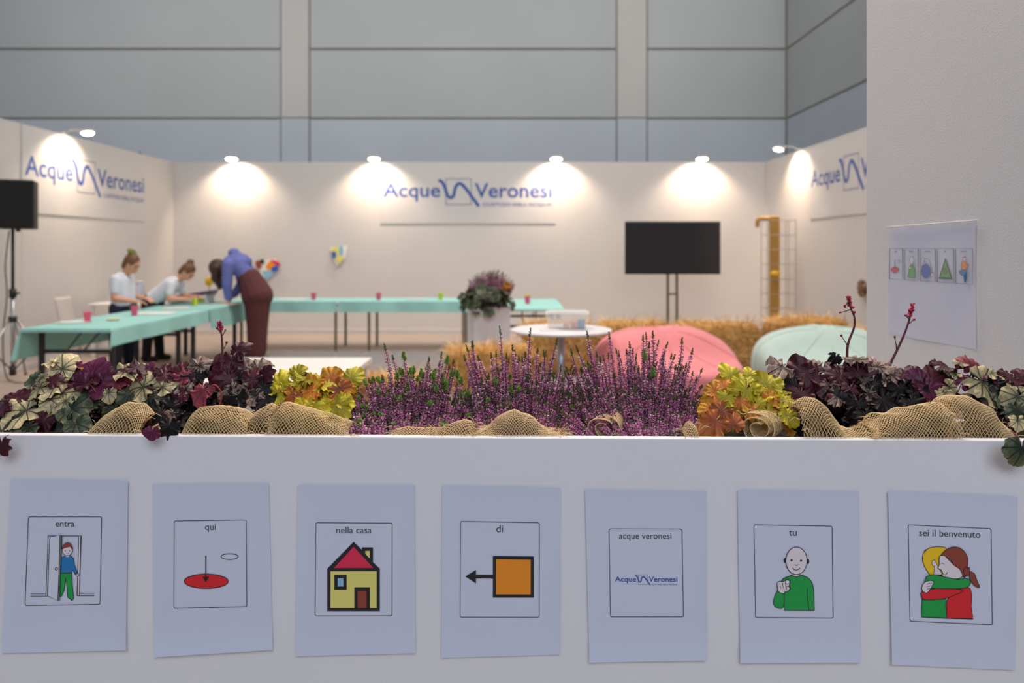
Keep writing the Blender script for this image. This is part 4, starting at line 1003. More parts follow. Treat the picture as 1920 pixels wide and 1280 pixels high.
def leaf_mesh(kind, seed):
    lobes, la, ta, teeth, ruf, cup = SHAPE[kind]; rnd = random.Random(seed*31+len(kind))
    ph = [rnd.uniform(0, 6.28) for _ in range(6)]; na, nr = 64, 7; A = 2.86
    fold = rnd.uniform(-.1, .5); droop = rnd.uniform(.1, .75); tw = rnd.uniform(-.35, .35); la *= rnd.uniform(.8, 1.4)
    vs, uvs, fs = [Vector((0, 0, 0))], [(0, 0)], []
    for i in range(na+1):
        a = -A+2*A*i/na
        base = .40+.13*math.cos(a*.5)**2+.05*math.cos(a)
        ro = base*(1+la*(abs(math.cos(lobes*a*.5*.98))-.5)*1.3+ta*math.sin(teeth*a+ph[0])*(1 if i % 2 else .6)+.07*math.sin(2*a+ph[1])+.06*math.sin(3*a+ph[5]))
        e = abs(a)/A
        if e > .9: ro *= 1-.35*(e-.9)/.1
        for k in range(1, nr+1):
            t = k/nr; r_ = ro*t; x, y = r_*math.sin(a), r_*math.cos(a)
            z = -cup*r_*r_*1.1 + ruf*t**3.6*(math.sin(3*a+ph[2])*.6+.75*math.sin(lobes*a+ph[3])+.6*math.sin(13*a+ph[4])) + .055*t*noise.noise(Vector((x*5+seed*7, y*5, ph[0])))+.03*noise.noise(Vector((x*11+seed*7, y*11, ph[1])))*t - .014*t*(1-abs(math.cos(a*2.24+.0)))
            z += fold*abs(x)*.55 - droop*max(0, y+.05)**2 + tw*x*y
            vs.append(Vector((x, y, z))); uvs.append((x, y))
    def vid(i, k): return 0 if k == 0 else 1+i*nr+k-1
    for i in range(na):
        fs.append((0, vid(i+1, 1), vid(i, 1)))
        for k in range(1, nr): fs.append((vid(i, k), vid(i+1, k), vid(i+1, k+1), vid(i, k+1)))
    m = MB(); m.add(vs, fs, 0); nl = len(vs)
    L = .75
    m.tube([(0, 0, -.012), (.01, -.12, -.03), (.02, -.30, -.14), (.03, -.42, -L*.6)], [.016, .018, .02, .022], 5, 1)
    me = m.mesh('leaf', [LM[kind], M_petiole2 if kind in ('lime', 'amber', 'rust') else M_petiole], True)
    uvl = me.uv_layers.new(name='UVMap')
    for lp in me.loops:
        v = lp.vertex_index
        uvl.data[lp.index].uv = uvs[v] if v < nl else (0, 0)
    return me
LEAF = {k: [leaf_mesh(k, s) for s in range(5)] for k in LM}
lrnd = random.Random(99)
def put_leaf(root, inv, kind, px, py, wpx, ang, tilt, Y, yaw=0):
    """a leaf WPX wide, its blade centred where (px, py) falls at depth Y; ANG: direction of its tip seen from the front; TILT: lean of the blade back from upright"""
    s = wpx/F*Y/.95
    c = at(px, py, Y)
    Mb = Matrix.Rotation(R(yaw), 4, 'Z') @ Matrix.Rotation(R(90-tilt), 4, 'X') @ Matrix.Rotation(R(ang-90), 4, 'Z')
    Mb = Matrix.Translation(c) @ Mb @ Matrix.Scale(s, 4) @ Matrix.Translation((0, -.12, .03))
    return link('leaf', lrnd.choice(LEAF[kind]), root, inv @ Mb)
def plant(name, label, px, hand, fill, cat='plant', group=None):
    Y = 1.322-.022*((px-CX)/F*1.4)+.14
    base = Vector(((px-CX)/F*Y, Y, ZR-.03)); r = thing(name, label, cat, tuple(base), 0, group); inv = r.matrix_basis.inverted()
    yf = lambda x: 1.322-.022*((x-CX)/F*1.4)
    for h in hand:
        kind, x, y, wp, ang, tilt = h[:6]; dep = h[6] if len(h) > 6 else None
        if dep is None: dep = .045+.10*max(0, min(1, (812-y)/130))
        put_leaf(r, inv, kind, x, y, wp, ang, tilt, yf(x)+dep, lrnd.uniform(-15, 15))
    for kinds, n_, x0, x1, top, y1, wmin, wmax, d0, d1, tl in fill:
        for _ in range(n_):
            x = lrnd.uniform(x0, x1); yt = top(x) if callable(top) else top; y = lrnd.uniform(yt, y1)
            f_ = (y1-y)/max(1, y1-yt)
            ang = math.degrees(math.atan2(1.2*f_-.55+lrnd.uniform(-.4, .4), (x-(x0+x1)/2)/((x1-x0)/2)*1.1+lrnd.uniform(-.5, .5)))
            put_leaf(r, inv, lrnd.choice(kinds), x, y, lrnd.uniform(wmin, wmax), ang, lrnd.uniform(*tl), yf(x)+lrnd.uniform(d0, d1), lrnd.uniform(-35, 35))
    return r
def env(*pts):
    def f_(x):
        for (a, ya), (b, yb) in zip(pts[:-1], pts[1:]):
            if a <= x <= b: return ya+(yb-ya)*(x-a)/(b-a)
        return pts[0][1] if x < pts[0][0] else pts[-1][1]
    return f_
plant('heuchera_plant', 'silver-veined grey-green heuchera at the planter end below the speaker stand', 70,
 [('silver', 122, 686, 56, 70, 30), ('silver', 98, 678, 36, 150, 62), ('silver', 100, 722, 66, 195, 58), ('silver', 70, 729, 52, 200, 58), ('silver', 112, 744, 70, 250, 50), ('silver', 92, 753, 44, 250, 35), ('silver', 124, 756, 40, 300, 40),
  ('green', 140, 770, 62, 330, 52), ('green', 116, 795, 54, 200, 28), ('silver', 40, 775, 72, 215, 55), ('green', 20, 792, 60, 215, 40), ('maroon', 32, 743, 44, 110, 45), ('maroon', 10, 760, 50, 180, 60), ('green', 62, 709, 34, 150, 45),
  ('maroon', 80, 792, 44, 240, 30), ('maroon', 4, 835, 34, 282, 12, -.03), ('burg', 146, 681, 16, 90, 30), ('silver', 82, 706, 24, 60, 40), ('green', 52, 806, 44, 250, 40), ('green', 145, 800, 46, 300, 40)],
 [(['dark', 'maroon', 'green'], 60, -20, 165, env((-20, 765), (40, 745), (100, 710), (165, 700)), 812, 30, 52, .10, .255, (20, 70))])
plant('heuchera_plant', 'burgundy heuchera with one large smooth purple leaf', 215,
 [('burg', 175, 697, 64, 92, 16), ('burg', 155, 724, 52, 215, 20), ('burg', 203, 718, 54, 5, 22), ('burg', 188, 728, 40, 275, 60), ('red', 225, 712, 40, 350, 35), ('silver', 204, 739, 30, 280, 28), ('silver', 243, 694, 62, 10, 68), ('maroon', 262, 688, 52, 20, 74), ('silver', 262, 727, 66, 185, 42),
  ('silver', 309, 722, 44, 60, 32), ('green', 284, 750, 56, 330, 58), ('maroon', 303, 693, 34, 115, 45), ('burg', 282, 687, 20, 90, 30), ('maroon', 315, 703, 40, 60, 40), ('red', 268, 702, 30, 30, 60), ('green', 165, 735, 22, 90, 30), ('green', 240, 746, 40, 250, 40), ('amber', 160, 686, 22, 100, 50)],
 [(['dark', 'maroon', 'dark', 'green'], 52, 150, 330, env((150, 715), (200, 705), (330, 715)), 805, 30, 50, .10, .255, (20, 70))])
C_ = plant('heuchera_plant', 'dark ruffled purple-black heuchera with a red flower stalk by the amber heuchera', 400,
 [('maroon', 338, 695, 40, 120, 35), ('bronze', 377, 683, 44, 60, 40), ('dark', 366, 700, 46, 100, 40), ('red', 347, 705, 40, 60, 40), ('maroon', 408, 684, 44, 110, 22), ('maroon', 420, 706, 56, 190, 18), ('maroon', 440, 676, 46, 70, 30), ('maroon', 450, 655, 40, 55, 32), ('maroon', 452, 690, 44, 50, 30), ('maroon', 428, 715, 50, 250, 25),
  ('red', 379, 735, 44, 235, 48, .06), ('bronze', 469, 686, 38, 80, 35), ('bronze', 488, 690, 44, 40, 38), ('bronze', 484, 708, 52, 330, 40), ('dark', 462, 705, 46, 60, 40), ('bronze', 466, 730, 44, 250, 45), ('dark', 495, 730, 48, 320, 35), ('bronze', 430, 730, 40, 200, 45), ('dark', 440, 748, 50, 250, 40), ('bronze', 452, 738, 30, 40, 40),
  ('bronze', 345, 730, 36, 150, 40), ('maroon', 335, 745, 40, 220, 40), ('dark', 320, 768, 48, 230, 35), ('burg', 285, 812, 30, 262, 12, -.025), ('dark', 318, 803, 40, 270, 15, .0), ('dark', 300, 780, 46, 240, 30), ('dark', 280, 772, 44, 200, 40), ('bronze', 322, 778, 26, 240, 30), ('dark', 500, 752, 40, 300, 40), ('bronze', 480, 745, 34, 300, 40)],
 [(['dark', 'dark', 'maroon', 'bronze'], 80, 262, 512, env((262, 740), (330, 715), (400, 690), (455, 680), (512, 700)), 800, 28, 48, .10, .255, (10, 65))])
D_ = plant('heuchera_plant', 'lime and amber ruffled heuchera beside the greenest heather', 585,
 [('lime', 524, 716, 50, 115, 20), ('lime', 518, 740, 40, 215, 30), ('lime', 540, 725, 36, 60, 50), ('lime', 558, 697, 34, 110, 22), ('lime', 578, 708, 50, 60, 60), ('lime', 565, 712, 44, 110, 40), ('amber', 624, 705, 44, 70, 18), ('lime', 662, 706, 42, 65, 22), ('lime', 610, 722, 46, 20, 55), ('amber', 580, 736, 62, 195, 42), ('amber', 596, 724, 40, 80, 45),
  ('rust', 640, 732, 48, 320, 22), ('amber', 652, 724, 34, 40, 30), ('amber', 622, 754, 50, 330, 40), ('amber', 548, 726, 40, 100, 45), ('lime', 585, 770, 62, 262, 26), ('lime', 570, 768, 40, 200, 35), ('lime', 636, 764, 46, 320, 30), ('lime', 605, 765, 44, 300, 25), ('amber', 606, 748, 46, 20, 50), ('rust', 553, 742, 40, 220, 40), ('lime', 567, 756, 30, 240, 40), ('lime', 600, 740, 34, 100, 40), ('lime', 646, 752, 36, 340, 40), ('maroon', 571, 703, 14, 90, 20)],
 [(['lime', 'amber', 'rust', 'lime'], 38, 512, 665, env((512, 735), (560, 715), (665, 715)), 790, 30, 48, .10, .255, (10, 65))])
E_ = plant('heuchera_plant', 'lime and amber ruffled heuchera beside the tallest heather', 1400,
 [('lime', 1366, 700, 40, 110, 20), ('lime', 1390, 716, 44, 100, 25), ('lime', 1398, 738, 58, 250, 18), ('lime', 1440, 718, 54, 60, 18), ('lime', 1404, 700, 26, 95, 18), ('amber', 1356, 720, 44, 120, 30), ('lime', 1360, 748, 38, 240, 30), ('amber', 1448, 747, 42, 20, 38), ('lime', 1432, 736, 44, 40, 40), ('amber', 1452, 767, 32, 20, 30), ('lime', 1425, 760, 44, 330, 35), ('amber', 1406, 767, 44, 180, 45), ('lime', 1420, 722, 40, 90, 40),
  ('rust', 1336, 795, 54, 220, 20), ('rust', 1376, 793, 38, 80, 14), ('lime', 1480, 783, 36, 330, 30), ('lime', 1474, 748, 34, 40, 30), ('amber', 1342, 750, 46, 150, 30), ('lime', 1465, 728, 38, 40, 30), ('amber', 1338, 730, 36, 110, 30), ('red', 1408, 714, 20, 90, 30), ('lime', 1470, 770, 32, 0, 40), ('rust', 1350, 775, 46, 230, 30), ('amber', 1330, 770, 40, 200, 35), ('lime', 1380, 730, 34, 150, 40), ('amber', 1385, 755, 40, 240, 40), ('lime', 1440, 775, 34, 280, 40)],
 [(['lime', 'amber', 'rust', 'lime'], 40, 1318, 1482, env((1318, 745), (1365, 715), (1440, 720), (1482, 760)), 800, 30, 48, .10, .255, (10, 65))])
F_ = plant('heuchera_plant', 'dark maroon heuchera with two red flower stalks by the partition', 1600,
 [('bronze', 1462, 690, 48, 190, 52), ('maroon', 1500, 700, 66, 175, 34), ('maroon', 1525, 706, 60, 200, 30), ('maroon', 1572, 700, 56, 95, 32), ('maroon', 1608, 697, 54, 70, 26), ('bronze', 1648, 684, 52, 60, 48), ('bronze', 1675, 700, 48, 20, 45), ('bronze', 1527, 685, 34, 100, 45), ('bronze', 1604, 672, 44, 90, 60), ('maroon', 1625, 680, 30, 80, 40), ('dark', 1566, 672, 26, 250, 15), ('maroon', 1594, 736, 50, 260, 40), ('bronze', 1633, 742, 48, 330, 38), ('bronze', 1484, 716, 36, 220, 45),
  ('maroon', 1556, 728, 50, 270, 45), ('dark', 1575, 745, 52, 250, 30), ('dark', 1610, 765, 56, 270, 22), ('dark', 1640, 730, 60, 300, 35), ('maroon', 1500, 745, 50, 250, 25), ('dark', 1487, 732, 44, 190, 30), ('dark', 1660, 755, 54, 300, 30), ('dark', 1625, 785, 50, 280, 25), ('bronze', 1567, 745, 34, 200, 40), ('maroon', 1752, 711, 66, 30, 28), ('burg', 1720, 722, 60, 170, 28), ('maroon', 1711, 698, 34, 110, 38), ('dark', 1722, 740, 46, 280, 30), ('maroon', 1735, 730, 50, 260, 35), ('red', 1558, 741, 14, 60, 30), ('burg', 1745, 735, 52, 300, 30), ('maroon', 1690, 702, 34, 90, 40), ('dark', 1690, 735, 56, 280, 30), ('dark', 1712, 760, 50, 290, 30), ('bronze', 1665, 715, 34, 340, 45)],
 [(['dark', 'dark', 'dark', 'maroon'], 90, 1482, 1760, env((1482, 735), (1520, 715), (1600, 700), (1700, 712), (1760, 725)), 803, 30, 54, .10, .255, (10, 60))])
G_l = plant('heuchera_plant', 'silver-leaved heuchera in the planter below the plastic sleeve', 1850,
 [('maroon', 1768, 686, 46, 20, 68), ('red', 1821, 683, 48, 75, 32), ('burg', 1804, 712, 44, 60, 40), ('silver', 1850, 722, 84, 320, 34), ('silver', 1783, 729, 38, 320, 22), ('silver', 1862, 699, 44, 20, 62), ('silver', 1903, 716, 52, 10, 62), ('silver', 1905, 750, 58, 240, 20), ('maroon', 1824, 785, 34, 320, 30), ('green', 1914, 846, 62, 262, 10, -.035), ('maroon', 1912, 701, 30, 100, 40), ('silver', 1908, 792, 34, 250, 30), ('maroon', 1848, 700, 50, 340, 62), ('silver', 1788, 700, 30, 100, 50), ('silver', 1770, 738, 30, 240, 40), ('silver', 1800, 680, 26, 60, 60), ('green', 1880, 735, 50, 300, 40), ('maroon', 1895, 707, 46, 0, 60), ('green', 1910, 775, 50, 280, 30), ('maroon', 1932, 720, 46, 0, 45)],
 [(['dark', 'maroon', 'green', 'dark'], 40, 1755, 1945, env((1755, 725), (1810, 705), (1945, 715)), 806, 30, 50, .10, .255, (20, 65))])

# ---- flower stalks of the dark heucheras
M_stalk = mat('flower_stalk', S(96, 40, 56), .55); M_floret = mat('floret_red', S(190, 40, 74), .5); M_floret2 = mat('floret_dark', S(120, 34, 54), .5)
def stalk(root, path, Y, tip_n, spread, buds=()):
    P = [at(x, y, Y) for x, y in path]; pts = smooth_path([tuple(p) for p in P], 5)
    n = len(pts); m = MB(); m.tube(pts, [.0030-.0017*i/n for i in range(n)], 8)
    for bx, by, ex, ey in buds:
        m.tube([at(bx, by, Y), at((bx+ex)/2+.5, (by+ey)/2, Y), at(ex, ey, Y-.003)], [.0011, .0009, .0007], 6)
    s = m.build('flower_stalk', M_stalk, root, True, world=True)
    rnd = random.Random(int(path[0][0])); m = MB()
    def floret(p, d, L, mi):
        d = d.normalized(); u = d.orthogonal().normalized(); w_ = d.cross(u)
        prof = ((0, .25), (.35, .9), (.75, 1.0), (1, .75)); k = 6
        vs = [p+d*L*t+(u*math.cos(2*PI*j/k)+w_*math.sin(2*PI*j/k))*L*.34*r_ for t, r_ in prof for j in range(k)]
        m.add(vs, [(i*k+j, i*k+(j+1) % k, (i+1)*k+(j+1) % k, (i+1)*k+j) for i in range(3) for j in range(k)]+[tuple(3*k+j for j in range(k))], mi)
    tip = pts[-1]
    for i in range(tip_n):
        t = i/tip_n; p = tip+Vector((0, 0, -.030*t)) + (pts[-4]-tip).normalized()*0
        j = max(0, n-1-int(t*n*.22)); p = pts[j].copy()
        d = Vector((rnd.gauss(0, 1), rnd.gauss(0, 1), .5+rnd.random())); floret(p+d.normalized()*.0012, d, rnd.uniform(.0038, .0062)*(.7+.5*t), rnd.choice((0, 0, 1)))
    for bx, by, ex, ey in buds:
        for _ in range(3): floret(at(ex, ey, Y-.003), Vector((ex-bx+rnd.gauss(0, 3), rnd.gauss(0, 2), by-ey+rnd.gauss(0, 3)+2)), rnd.uniform(.004, .006), rnd.choice((0, 1)))
    m.build('blossom', [M_floret, M_floret2], s, True, world=True)
m_ = MB(); m_.tube(smooth_path([tuple(at(x, y, 1.395)) for x, y in ((392, 726), (402, 721), (412, 730), (416, 743), (411, 760), (408, 775))], 5), .0013, 6); m_.build('leaf_stalk', mat('stalk_red', S(150, 56, 66), .5), C_, True, world=True)
stalk(C_, [(415, 712), (416, 680), (417, 650), (415, 625), (411, 606)], 1.46, 38, 1, [(416, 630, 421, 622), (416, 628, 409, 618), (418, 655, 424, 645)])
stalk(F_, [(1587, 722), (1588, 680), (1590, 645), (1601, 615), (1602, 595), (1594, 575), (1591, 558)], 1.47, 34, 1, [(1595, 580, 1579, 585), (1601, 597, 1602, 588), (1588, 646, 1579, 632), (1591, 566, 1586, 572)])
stalk(F_, [(1660, 712), (1668, 685), (1685, 650), (1698, 620), (1706, 595), (1711, 572)], 1.46, 44, 1, [(1702, 608, 1711, 601), (1704, 598, 1699, 593), (1681, 655, 1678, 635)])

# ================================================================ heather
MH = [mat('heather_pink', S(222, 146, 184), .7), mat('heather_purple', S(176, 98, 148), .7), mat('heather_pale', S(248, 218, 216), .7),
      mat('heather_stem', S(84, 62, 40), .8), mat('heather_tip', S(84, 98, 52), .7), mat('heather_bright', S(112, 152, 58), .7), mat('heather_dry', S(206, 184, 166), .8)]
def spike_mesh(L, seed, green=False):
    rnd = random.Random(seed); m = MB()
    bend = rnd.uniform(-.05, .05)*L; ph = rnd.uniform(0, 6)
    cen = lambda t: Vector((bend*math.sin(PI*t), .4*bend*math.sin(PI*t+ph)-.4*bend*math.sin(ph)*(1-t), L*t))
    m.tube([cen(i/8) for i in range(9)], [.0011-.0006*i/8 for i in range(9)], 5, 3)
    def bell(p, d, l, w_, mi):
        d = d.normalized(); u = d.orthogonal().normalized(); v = d.cross(u); a = rnd.uniform(0, 2)
        ring = [p+d*l*.55+(u*math.cos(a+2*PI*j/4)+v*math.sin(a+2*PI*j/4))*w_ for j in range(4)]
        e = [p+d*l+(u*math.cos(a+2*PI*j/4)+v*math.sin(a+2*PI*j/4))*w_*.45 for j in range(4)]
        m.add([p]+ring+e, [(0, 1+(j+1) % 4, 1+j) for j in range(4)]+[(1+j, 1+(j+1) % 4, 5+(j+1) % 4, 5+j) for j in range(4)]+[(5, 6, 7, 8)], mi)
    tipf = .09 if not green else .13
    z = .03*L
    while z < L*(1-tipf):
        t = z/L; k = 5 if t < .8 else 4; a0 = rnd.uniform(0, 6.28)
        dens = 1 if t > .12 else .6
        for j in range(k):
            if rnd.random() > dens*.93: continue
            a = a0+2*PI*j/k+rnd.uniform(-.3, .3); d = Vector((math.cos(a), math.sin(a), rnd.uniform(-.35, .25)))
            l = rnd.uniform(.0040, .0064)*(1.05-.35*t)
            if t < .32: mi = rnd.choice((2, 6, 2, 2, 6))
            elif t < .5: mi = rnd.choice((0, 0, 1, 2, 2))
            else: mi = rnd.choice((0, 1, 1, 0, 2 if rnd.random() < .4 else 1))
            if rnd.random() < .05: mi = 4
            bell(cen(t)+d*.0006+Vector((0, 0, rnd.uniform(-.0016, .0016))), d+Vector((0, 0, rnd.uniform(-.5, .6))), l, l*.26, mi)
        z += rnd.uniform(.0027, .0038)
    while z < L:
        t = z/L; q = (1-t)/tipf
        for j in range(4 if not green else 5):
            a = rnd.uniform(0, 6.28); d = Vector((math.cos(a), math.sin(a), rnd.uniform(.5, 1.4)))
            l = (.0040 if not green else .0068)*(.55+.5*q); bell(cen(t), d, l, l*.17, 4 if not green else 5)
        z += .0014
    me = m.mesh('flower_spike', MH); return me
SPK = {(c, g): [spike_mesh(Lc, 10*i+int(Lc*1000)+(500 if g else 0), g) for i in range(4)] for c, Lc in enumerate((.07, .115, .17)) for g in (False, True)}
hrnd = random.Random(41)
def put_spike(root, inv, tip, base, green):
    d = tip-base; L = d.length; c = 0 if L < .09 else (1 if L < .14 else 2); L0 = (.07, .115, .17)[c]
    q = d.normalized(); rot = Vector((0, 0, 1)).rotation_difference(q).to_matrix().to_4x4() @ Matrix.Rotation(hrnd.uniform(0, 6.28), 4, 'Z')
    w_ = hrnd.uniform(.95, 1.2)
    link('flower_spike', hrnd.choice(SPK[(c, green)]), root, inv @ Matrix.Translation(base) @ rot @ Matrix.Diagonal((w_, w_, L/L0, 1)))
def heather(label, px, tips, lo, hi, nfill, envf, greenp, ymin):
    Y = 1.322-.022*((px-CX)/F*1.4)+.13
    base = Vector(((px-CX)/F*Y, Y, ZR-.03)); r = thing('heather_plant', label, 'plant', tuple(base), 0, 'pink heathers in the middle of the planter'); inv = r.matrix_basis.inverted()
    for x, y in tips:
        Yt = Y+hrnd.uniform(-.03, .07)
        bx = x+(px-x)*.42+hrnd.uniform(-8, 8)
        put_spike(r, inv, at(x, y, Yt), Vector((at(bx, 0, Y).x, Y+hrnd.uniform(-.03, .05), ZR-.02)), hrnd.random() < greenp)
    for _ in range(nfill):
        x = hrnd.uniform(lo, hi); y = hrnd.uniform(envf(x), ymin)
        f_ = (ymin-y)/max(1, ymin-envf(x)); Yt = Y-.085+.13*f_+hrnd.uniform(-.02, .02); bx = x+(px-x)*hrnd.uniform(.15, .45)
        put_spike(r, inv, at(x, y, Yt), Vector((at(bx, 0, Y).x, max(Yt+.02-.03*f_, Y-.075), ZR-.028)), hrnd.random() < greenp*.4)
    m = MB()   # low needle foliage that fills the base
    for _ in range(1100):
        x = hrnd.uniform(lo+4, hi-4); y = hrnd.uniform(max(envf(x)+55, 730), 815); p = at(x, y, Y+hrnd.uniform(-.05, .09))
        d = Vector((hrnd.gauss(0, .6), hrnd.gauss(0, .6), 1)).normalized(); u = d.orthogonal().normalized()*.0011; l = hrnd.uniform(.008, .02)
        m.add([p-u, p+u, p+d*l], [(0, 1, 2)], 0); m.add([p-u.cross(d), p+u.cross(d), p+d*l], [(0, 1, 2)], 0)
    m.build('foliage', mat('heather_foliage', S(54, 58, 34), .8), r, kind='stuff', world=True)
    return r
z2 = lambda L: [(440+x/4, 620+y/4) for x, y in L]
z3 = lambda L: [(880+x/4, 580+y/4) for x, y in L]
heather('bushy pink heather with bright green tips beside the lime heuchera', 765,
  z2([(1125, 95), (1170, 180), (1265, 155), (1345, 270), (1405, 290), (1465, 200), (1445, 255), (1545, 155), (1600, 185), (1640, 215), (1250, 280), (1560, 320), (1325, 340), (910, 375), (970, 370), (1040, 360), (1110, 330), (1165, 360), (1490, 320), (1380, 340), (1220, 320), (1070, 350), (1300, 310)]),
  650, 886, 245, env((652, 735), (680, 712), (720, 700), (760, 690), (820, 675), (872, 690)), .42, 800)
heather('mid purple heather with tall tips behind the burlap peak', 975,
  z2([(1725, 110), (1787, 80), (1705, 185), (1820, 185), (1770, 320), (1670, 380)])+z3([(27, 235), (64, 340), (163, 320), (217, 126), (205, 310), (275, 325), (323, 268), (390, 350), (415, 315), (470, 140), (650, 210), (560, 305), (580, 310), (615, 390), (690, 415), (460, 385), (12, 470), (335, 300), (520, 290), (250, 350), (640, 340)]),
  858, 1092, 240, env((858, 705), (900, 680), (960, 660), (1000, 665), (1092, 690)), .08, 800)
heather('broad tall purple heather in front of the pink bean bag', 1200,
  z3([(768, 295), (810, 270), (873, 160), (893, 258), (940, 315), (1033, 170), (1095, 290), (1118, 310), (1135, 370), (1170, 298), (1186, 320), (1213, 240), (1230, 290), (1295, 192), (1333, 170), (1373, 162), (1360, 245), (1427, 228), (1460, 310), (1490, 248), (1548, 335), (1590, 208), (1390, 405), (1622, 398), (1690, 293), (1750, 440), (1050, 320), (990, 345), (970, 350), (850, 375), (1290, 300), (1315, 305), (1520, 330), (1580, 440), (905, 450), (1450, 340), (1250, 330)]),
  1046, 1322, 250, env((1046, 690), (1100, 672), (1200, 662), (1270, 662), (1322, 720)), .05, 802)

# ================================================================ burlap
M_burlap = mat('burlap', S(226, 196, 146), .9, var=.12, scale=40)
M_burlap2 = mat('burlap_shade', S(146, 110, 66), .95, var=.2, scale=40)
def net(m, fn, nu, nv, wd, mi=0, jit=.0, rnd=random):
    """diagonal open weave on the surface fn(u, v); flat strands with real width, the two sets passing over each other"""
    def strand(us, lift):
        P = [fn(u, v) for u, v in us]
        if len(P) < 2: return
        vs = []
        for i, p in enumerate(P):
            u, v = us[i]; e = .004
            nrm = (fn(min(u+e, 1), v)-fn(max(u-e, 0), v)).cross(fn(u, min(v+e, 1))-fn(u, max(v-e, 0)))
            nrm = nrm.normalized() if nrm.length > 1e-12 else Vector((0, -1, 0))
            t = (P[min(i+1, len(P)-1)]-P[max(i-1, 0)]); t = t.normalized() if t.length > 0 else Vector((1, 0, 0))
            s_ = t.cross(nrm).normalized()*wd*.5; o_ = nrm*(lift if i % 2 else -lift)
            vs += [p+o_-s_, p+o_+nrm*wd*.35, p+o_+s_]
        n_ = len(P); fs = []
        for i in range(n_-1):
            for k in (0, 1): fs.append((3*i+k, 3*i+k+1, 3*i+4+k, 3*i+3+k))
        m.add(vs, fs, mi)
    for k in range(-nv, nu+1):
        a, b = [], []
        for j in range(nv+1):
            if 0 <= k+j <= nu: a.append(((k+j)/nu, j/nv)); b.append((1-(k+j)/nu, j/nv))
        strand(a, wd*.3); strand(b, -wd*.3)
def frays(m, pts, n, L, rnd, drop=.5, mi=0):
    for _ in range(n):
        p = Vector(rnd.choice(pts)) + Vector((rnd.gauss(0, .002), rnd.gauss(0, .002), 0)); d = Vector((rnd.gauss(0, 1), -abs(rnd.gauss(0, .15)), abs(rnd.gauss(0, .7)))).normalized(); l = L*rnd.uniform(.4, 1.2)
        m.tube([p, p+d*l*.5+Vector((0, 0, l*.12)), p+d*l+Vector((0, -.002, -l*drop*.4))], [.0007, .0006, .0004], 4, mi)
def arch(label, x0, x1, prof, depth=.085, front=.008, seed=0, nu=None, nv=None, lip=0.0, fr=14, lean=0, end_curl=0):
    rnd = random.Random(seed); ev = env(*prof); yf = lambda x: 1.322-.022*((x-CX)/F*1.4)
    off = Vector((seed*3.1, 0, 0))
    def fn(u, v, sh=0.0):
        x = x0+(x1-x0)*u; Yc = yf(x)+front; ph = PI*(.0+v*.92)
        zt = at(x, ev(x), Yc+depth*.45).z; zb_ = ZR-.012
        Y = Yc+sh+(depth-2*sh)*(1-math.cos(ph))/2; z = zb_+(zt-sh-zb_)*max(math.sin(ph), 0)**.72
        p = Vector((at(x, 0, Yc).x+lean*(z-zb_), Y, z))
        p += Vector((noise.noise(p*38+off), noise.noise(p*38+off+Vector((9, 0, 0))), noise.noise(p*38+off+Vector((0, 9, 0)))))*.0045
        return p
    r = thing('burlap_strip', label, 'burlap', tuple(fn(.5, 0)))
    n_ = nu or max(5, int((x1-x0)/6.2))
    if not nv or nv: nv = max(7, int(sum((fn(.5, (i+1)/40)-fn(.5, i/40)).length for i in range(40))/.0062))
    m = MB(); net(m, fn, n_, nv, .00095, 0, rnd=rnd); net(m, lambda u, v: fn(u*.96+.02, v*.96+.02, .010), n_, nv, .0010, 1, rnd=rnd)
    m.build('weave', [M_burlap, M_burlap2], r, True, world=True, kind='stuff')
    m = MB(); pts = [fn(0, v/10) for v in range(1, 8)]+[fn(1, v/10) for v in range(1, 8)]
    frays(m, pts, fr, .022, rnd); m.build('frayed_threads', M_burlap, r, True, world=True, kind='stuff')
    return r
def roll(label, px, py, rpx, length, axis, turns=2.2, seed=0, stretch=1.0, dY=.045):
    """a rolled-up strip: a spiral of net whose open end faces the front"""
    rnd = random.Random(seed); Y = 1.322-.022*((px-CX)/F*1.4)+dY; c = at(px, py, Y); r0 = rpx/F*Y
    ax = Vector(axis).normalized(); up = Vector((0, 0, 1)); up = (up-ax*up.dot(ax)).normalized(); sd = ax.cross(up)
    def fn(u, v):
        th = 2*PI*turns*v+1.0; rr = r0*(.30+.70*v)*(1+.05*math.sin(3*th)); k = 1-.12*u
        p = c+ax*(length*u-.006*(1-v)*0+.010*(1-v)) + (sd*math.cos(th)*stretch+up*math.sin(th))*rr*k
        p.z = max(p.z, ZR-.014)
        return p
    r = thing('burlap_strip', label, 'burlap', tuple(c-Vector((0, 0, r0))))
    m = MB(); net(m, fn, 11, int(26*turns), .00095, 0, rnd=rnd)
    m.build('weave', M_burlap, r, True, world=True, kind='stuff')
    m = MB(); m.tube([fn(0, i/70) for i in range(71)], .0009, 5); m.build('rolled_edge', M_burlap, r, True, world=True)
    m = MB(); frays(m, [fn(0, .9), fn(0, 1), fn(1, .8)], 8, .018, rnd); m.build('frayed_threads', M_burlap, r, True, world=True, kind='stuff')
    return r
arch('burlap strip looped under the silver and burgundy heucheras', 152, 256, [(152, 806), (175, 772), (205, 756), (232, 757), (256, 775)], seed=1, depth=.07, lean=.25)
arch('small burlap scrap beside the hanging dark leaves', 266, 305, [(266, 806), (285, 795), (305, 802)], seed=2, depth=.05, nv=16)
arch('barrel-shaped burlap strip below the pink curled leaf', 330, 461, [(330, 812), (345, 775), (365, 762), (410, 762), (445, 771), (461, 782)], seed=3, depth=.085)
arch('frayed burlap strip between the barrel and the amber plant mound', 452, 512, [(452, 790), (480, 765), (500, 758), (512, 765)], seed=4, depth=.06, front=.03, fr=60)
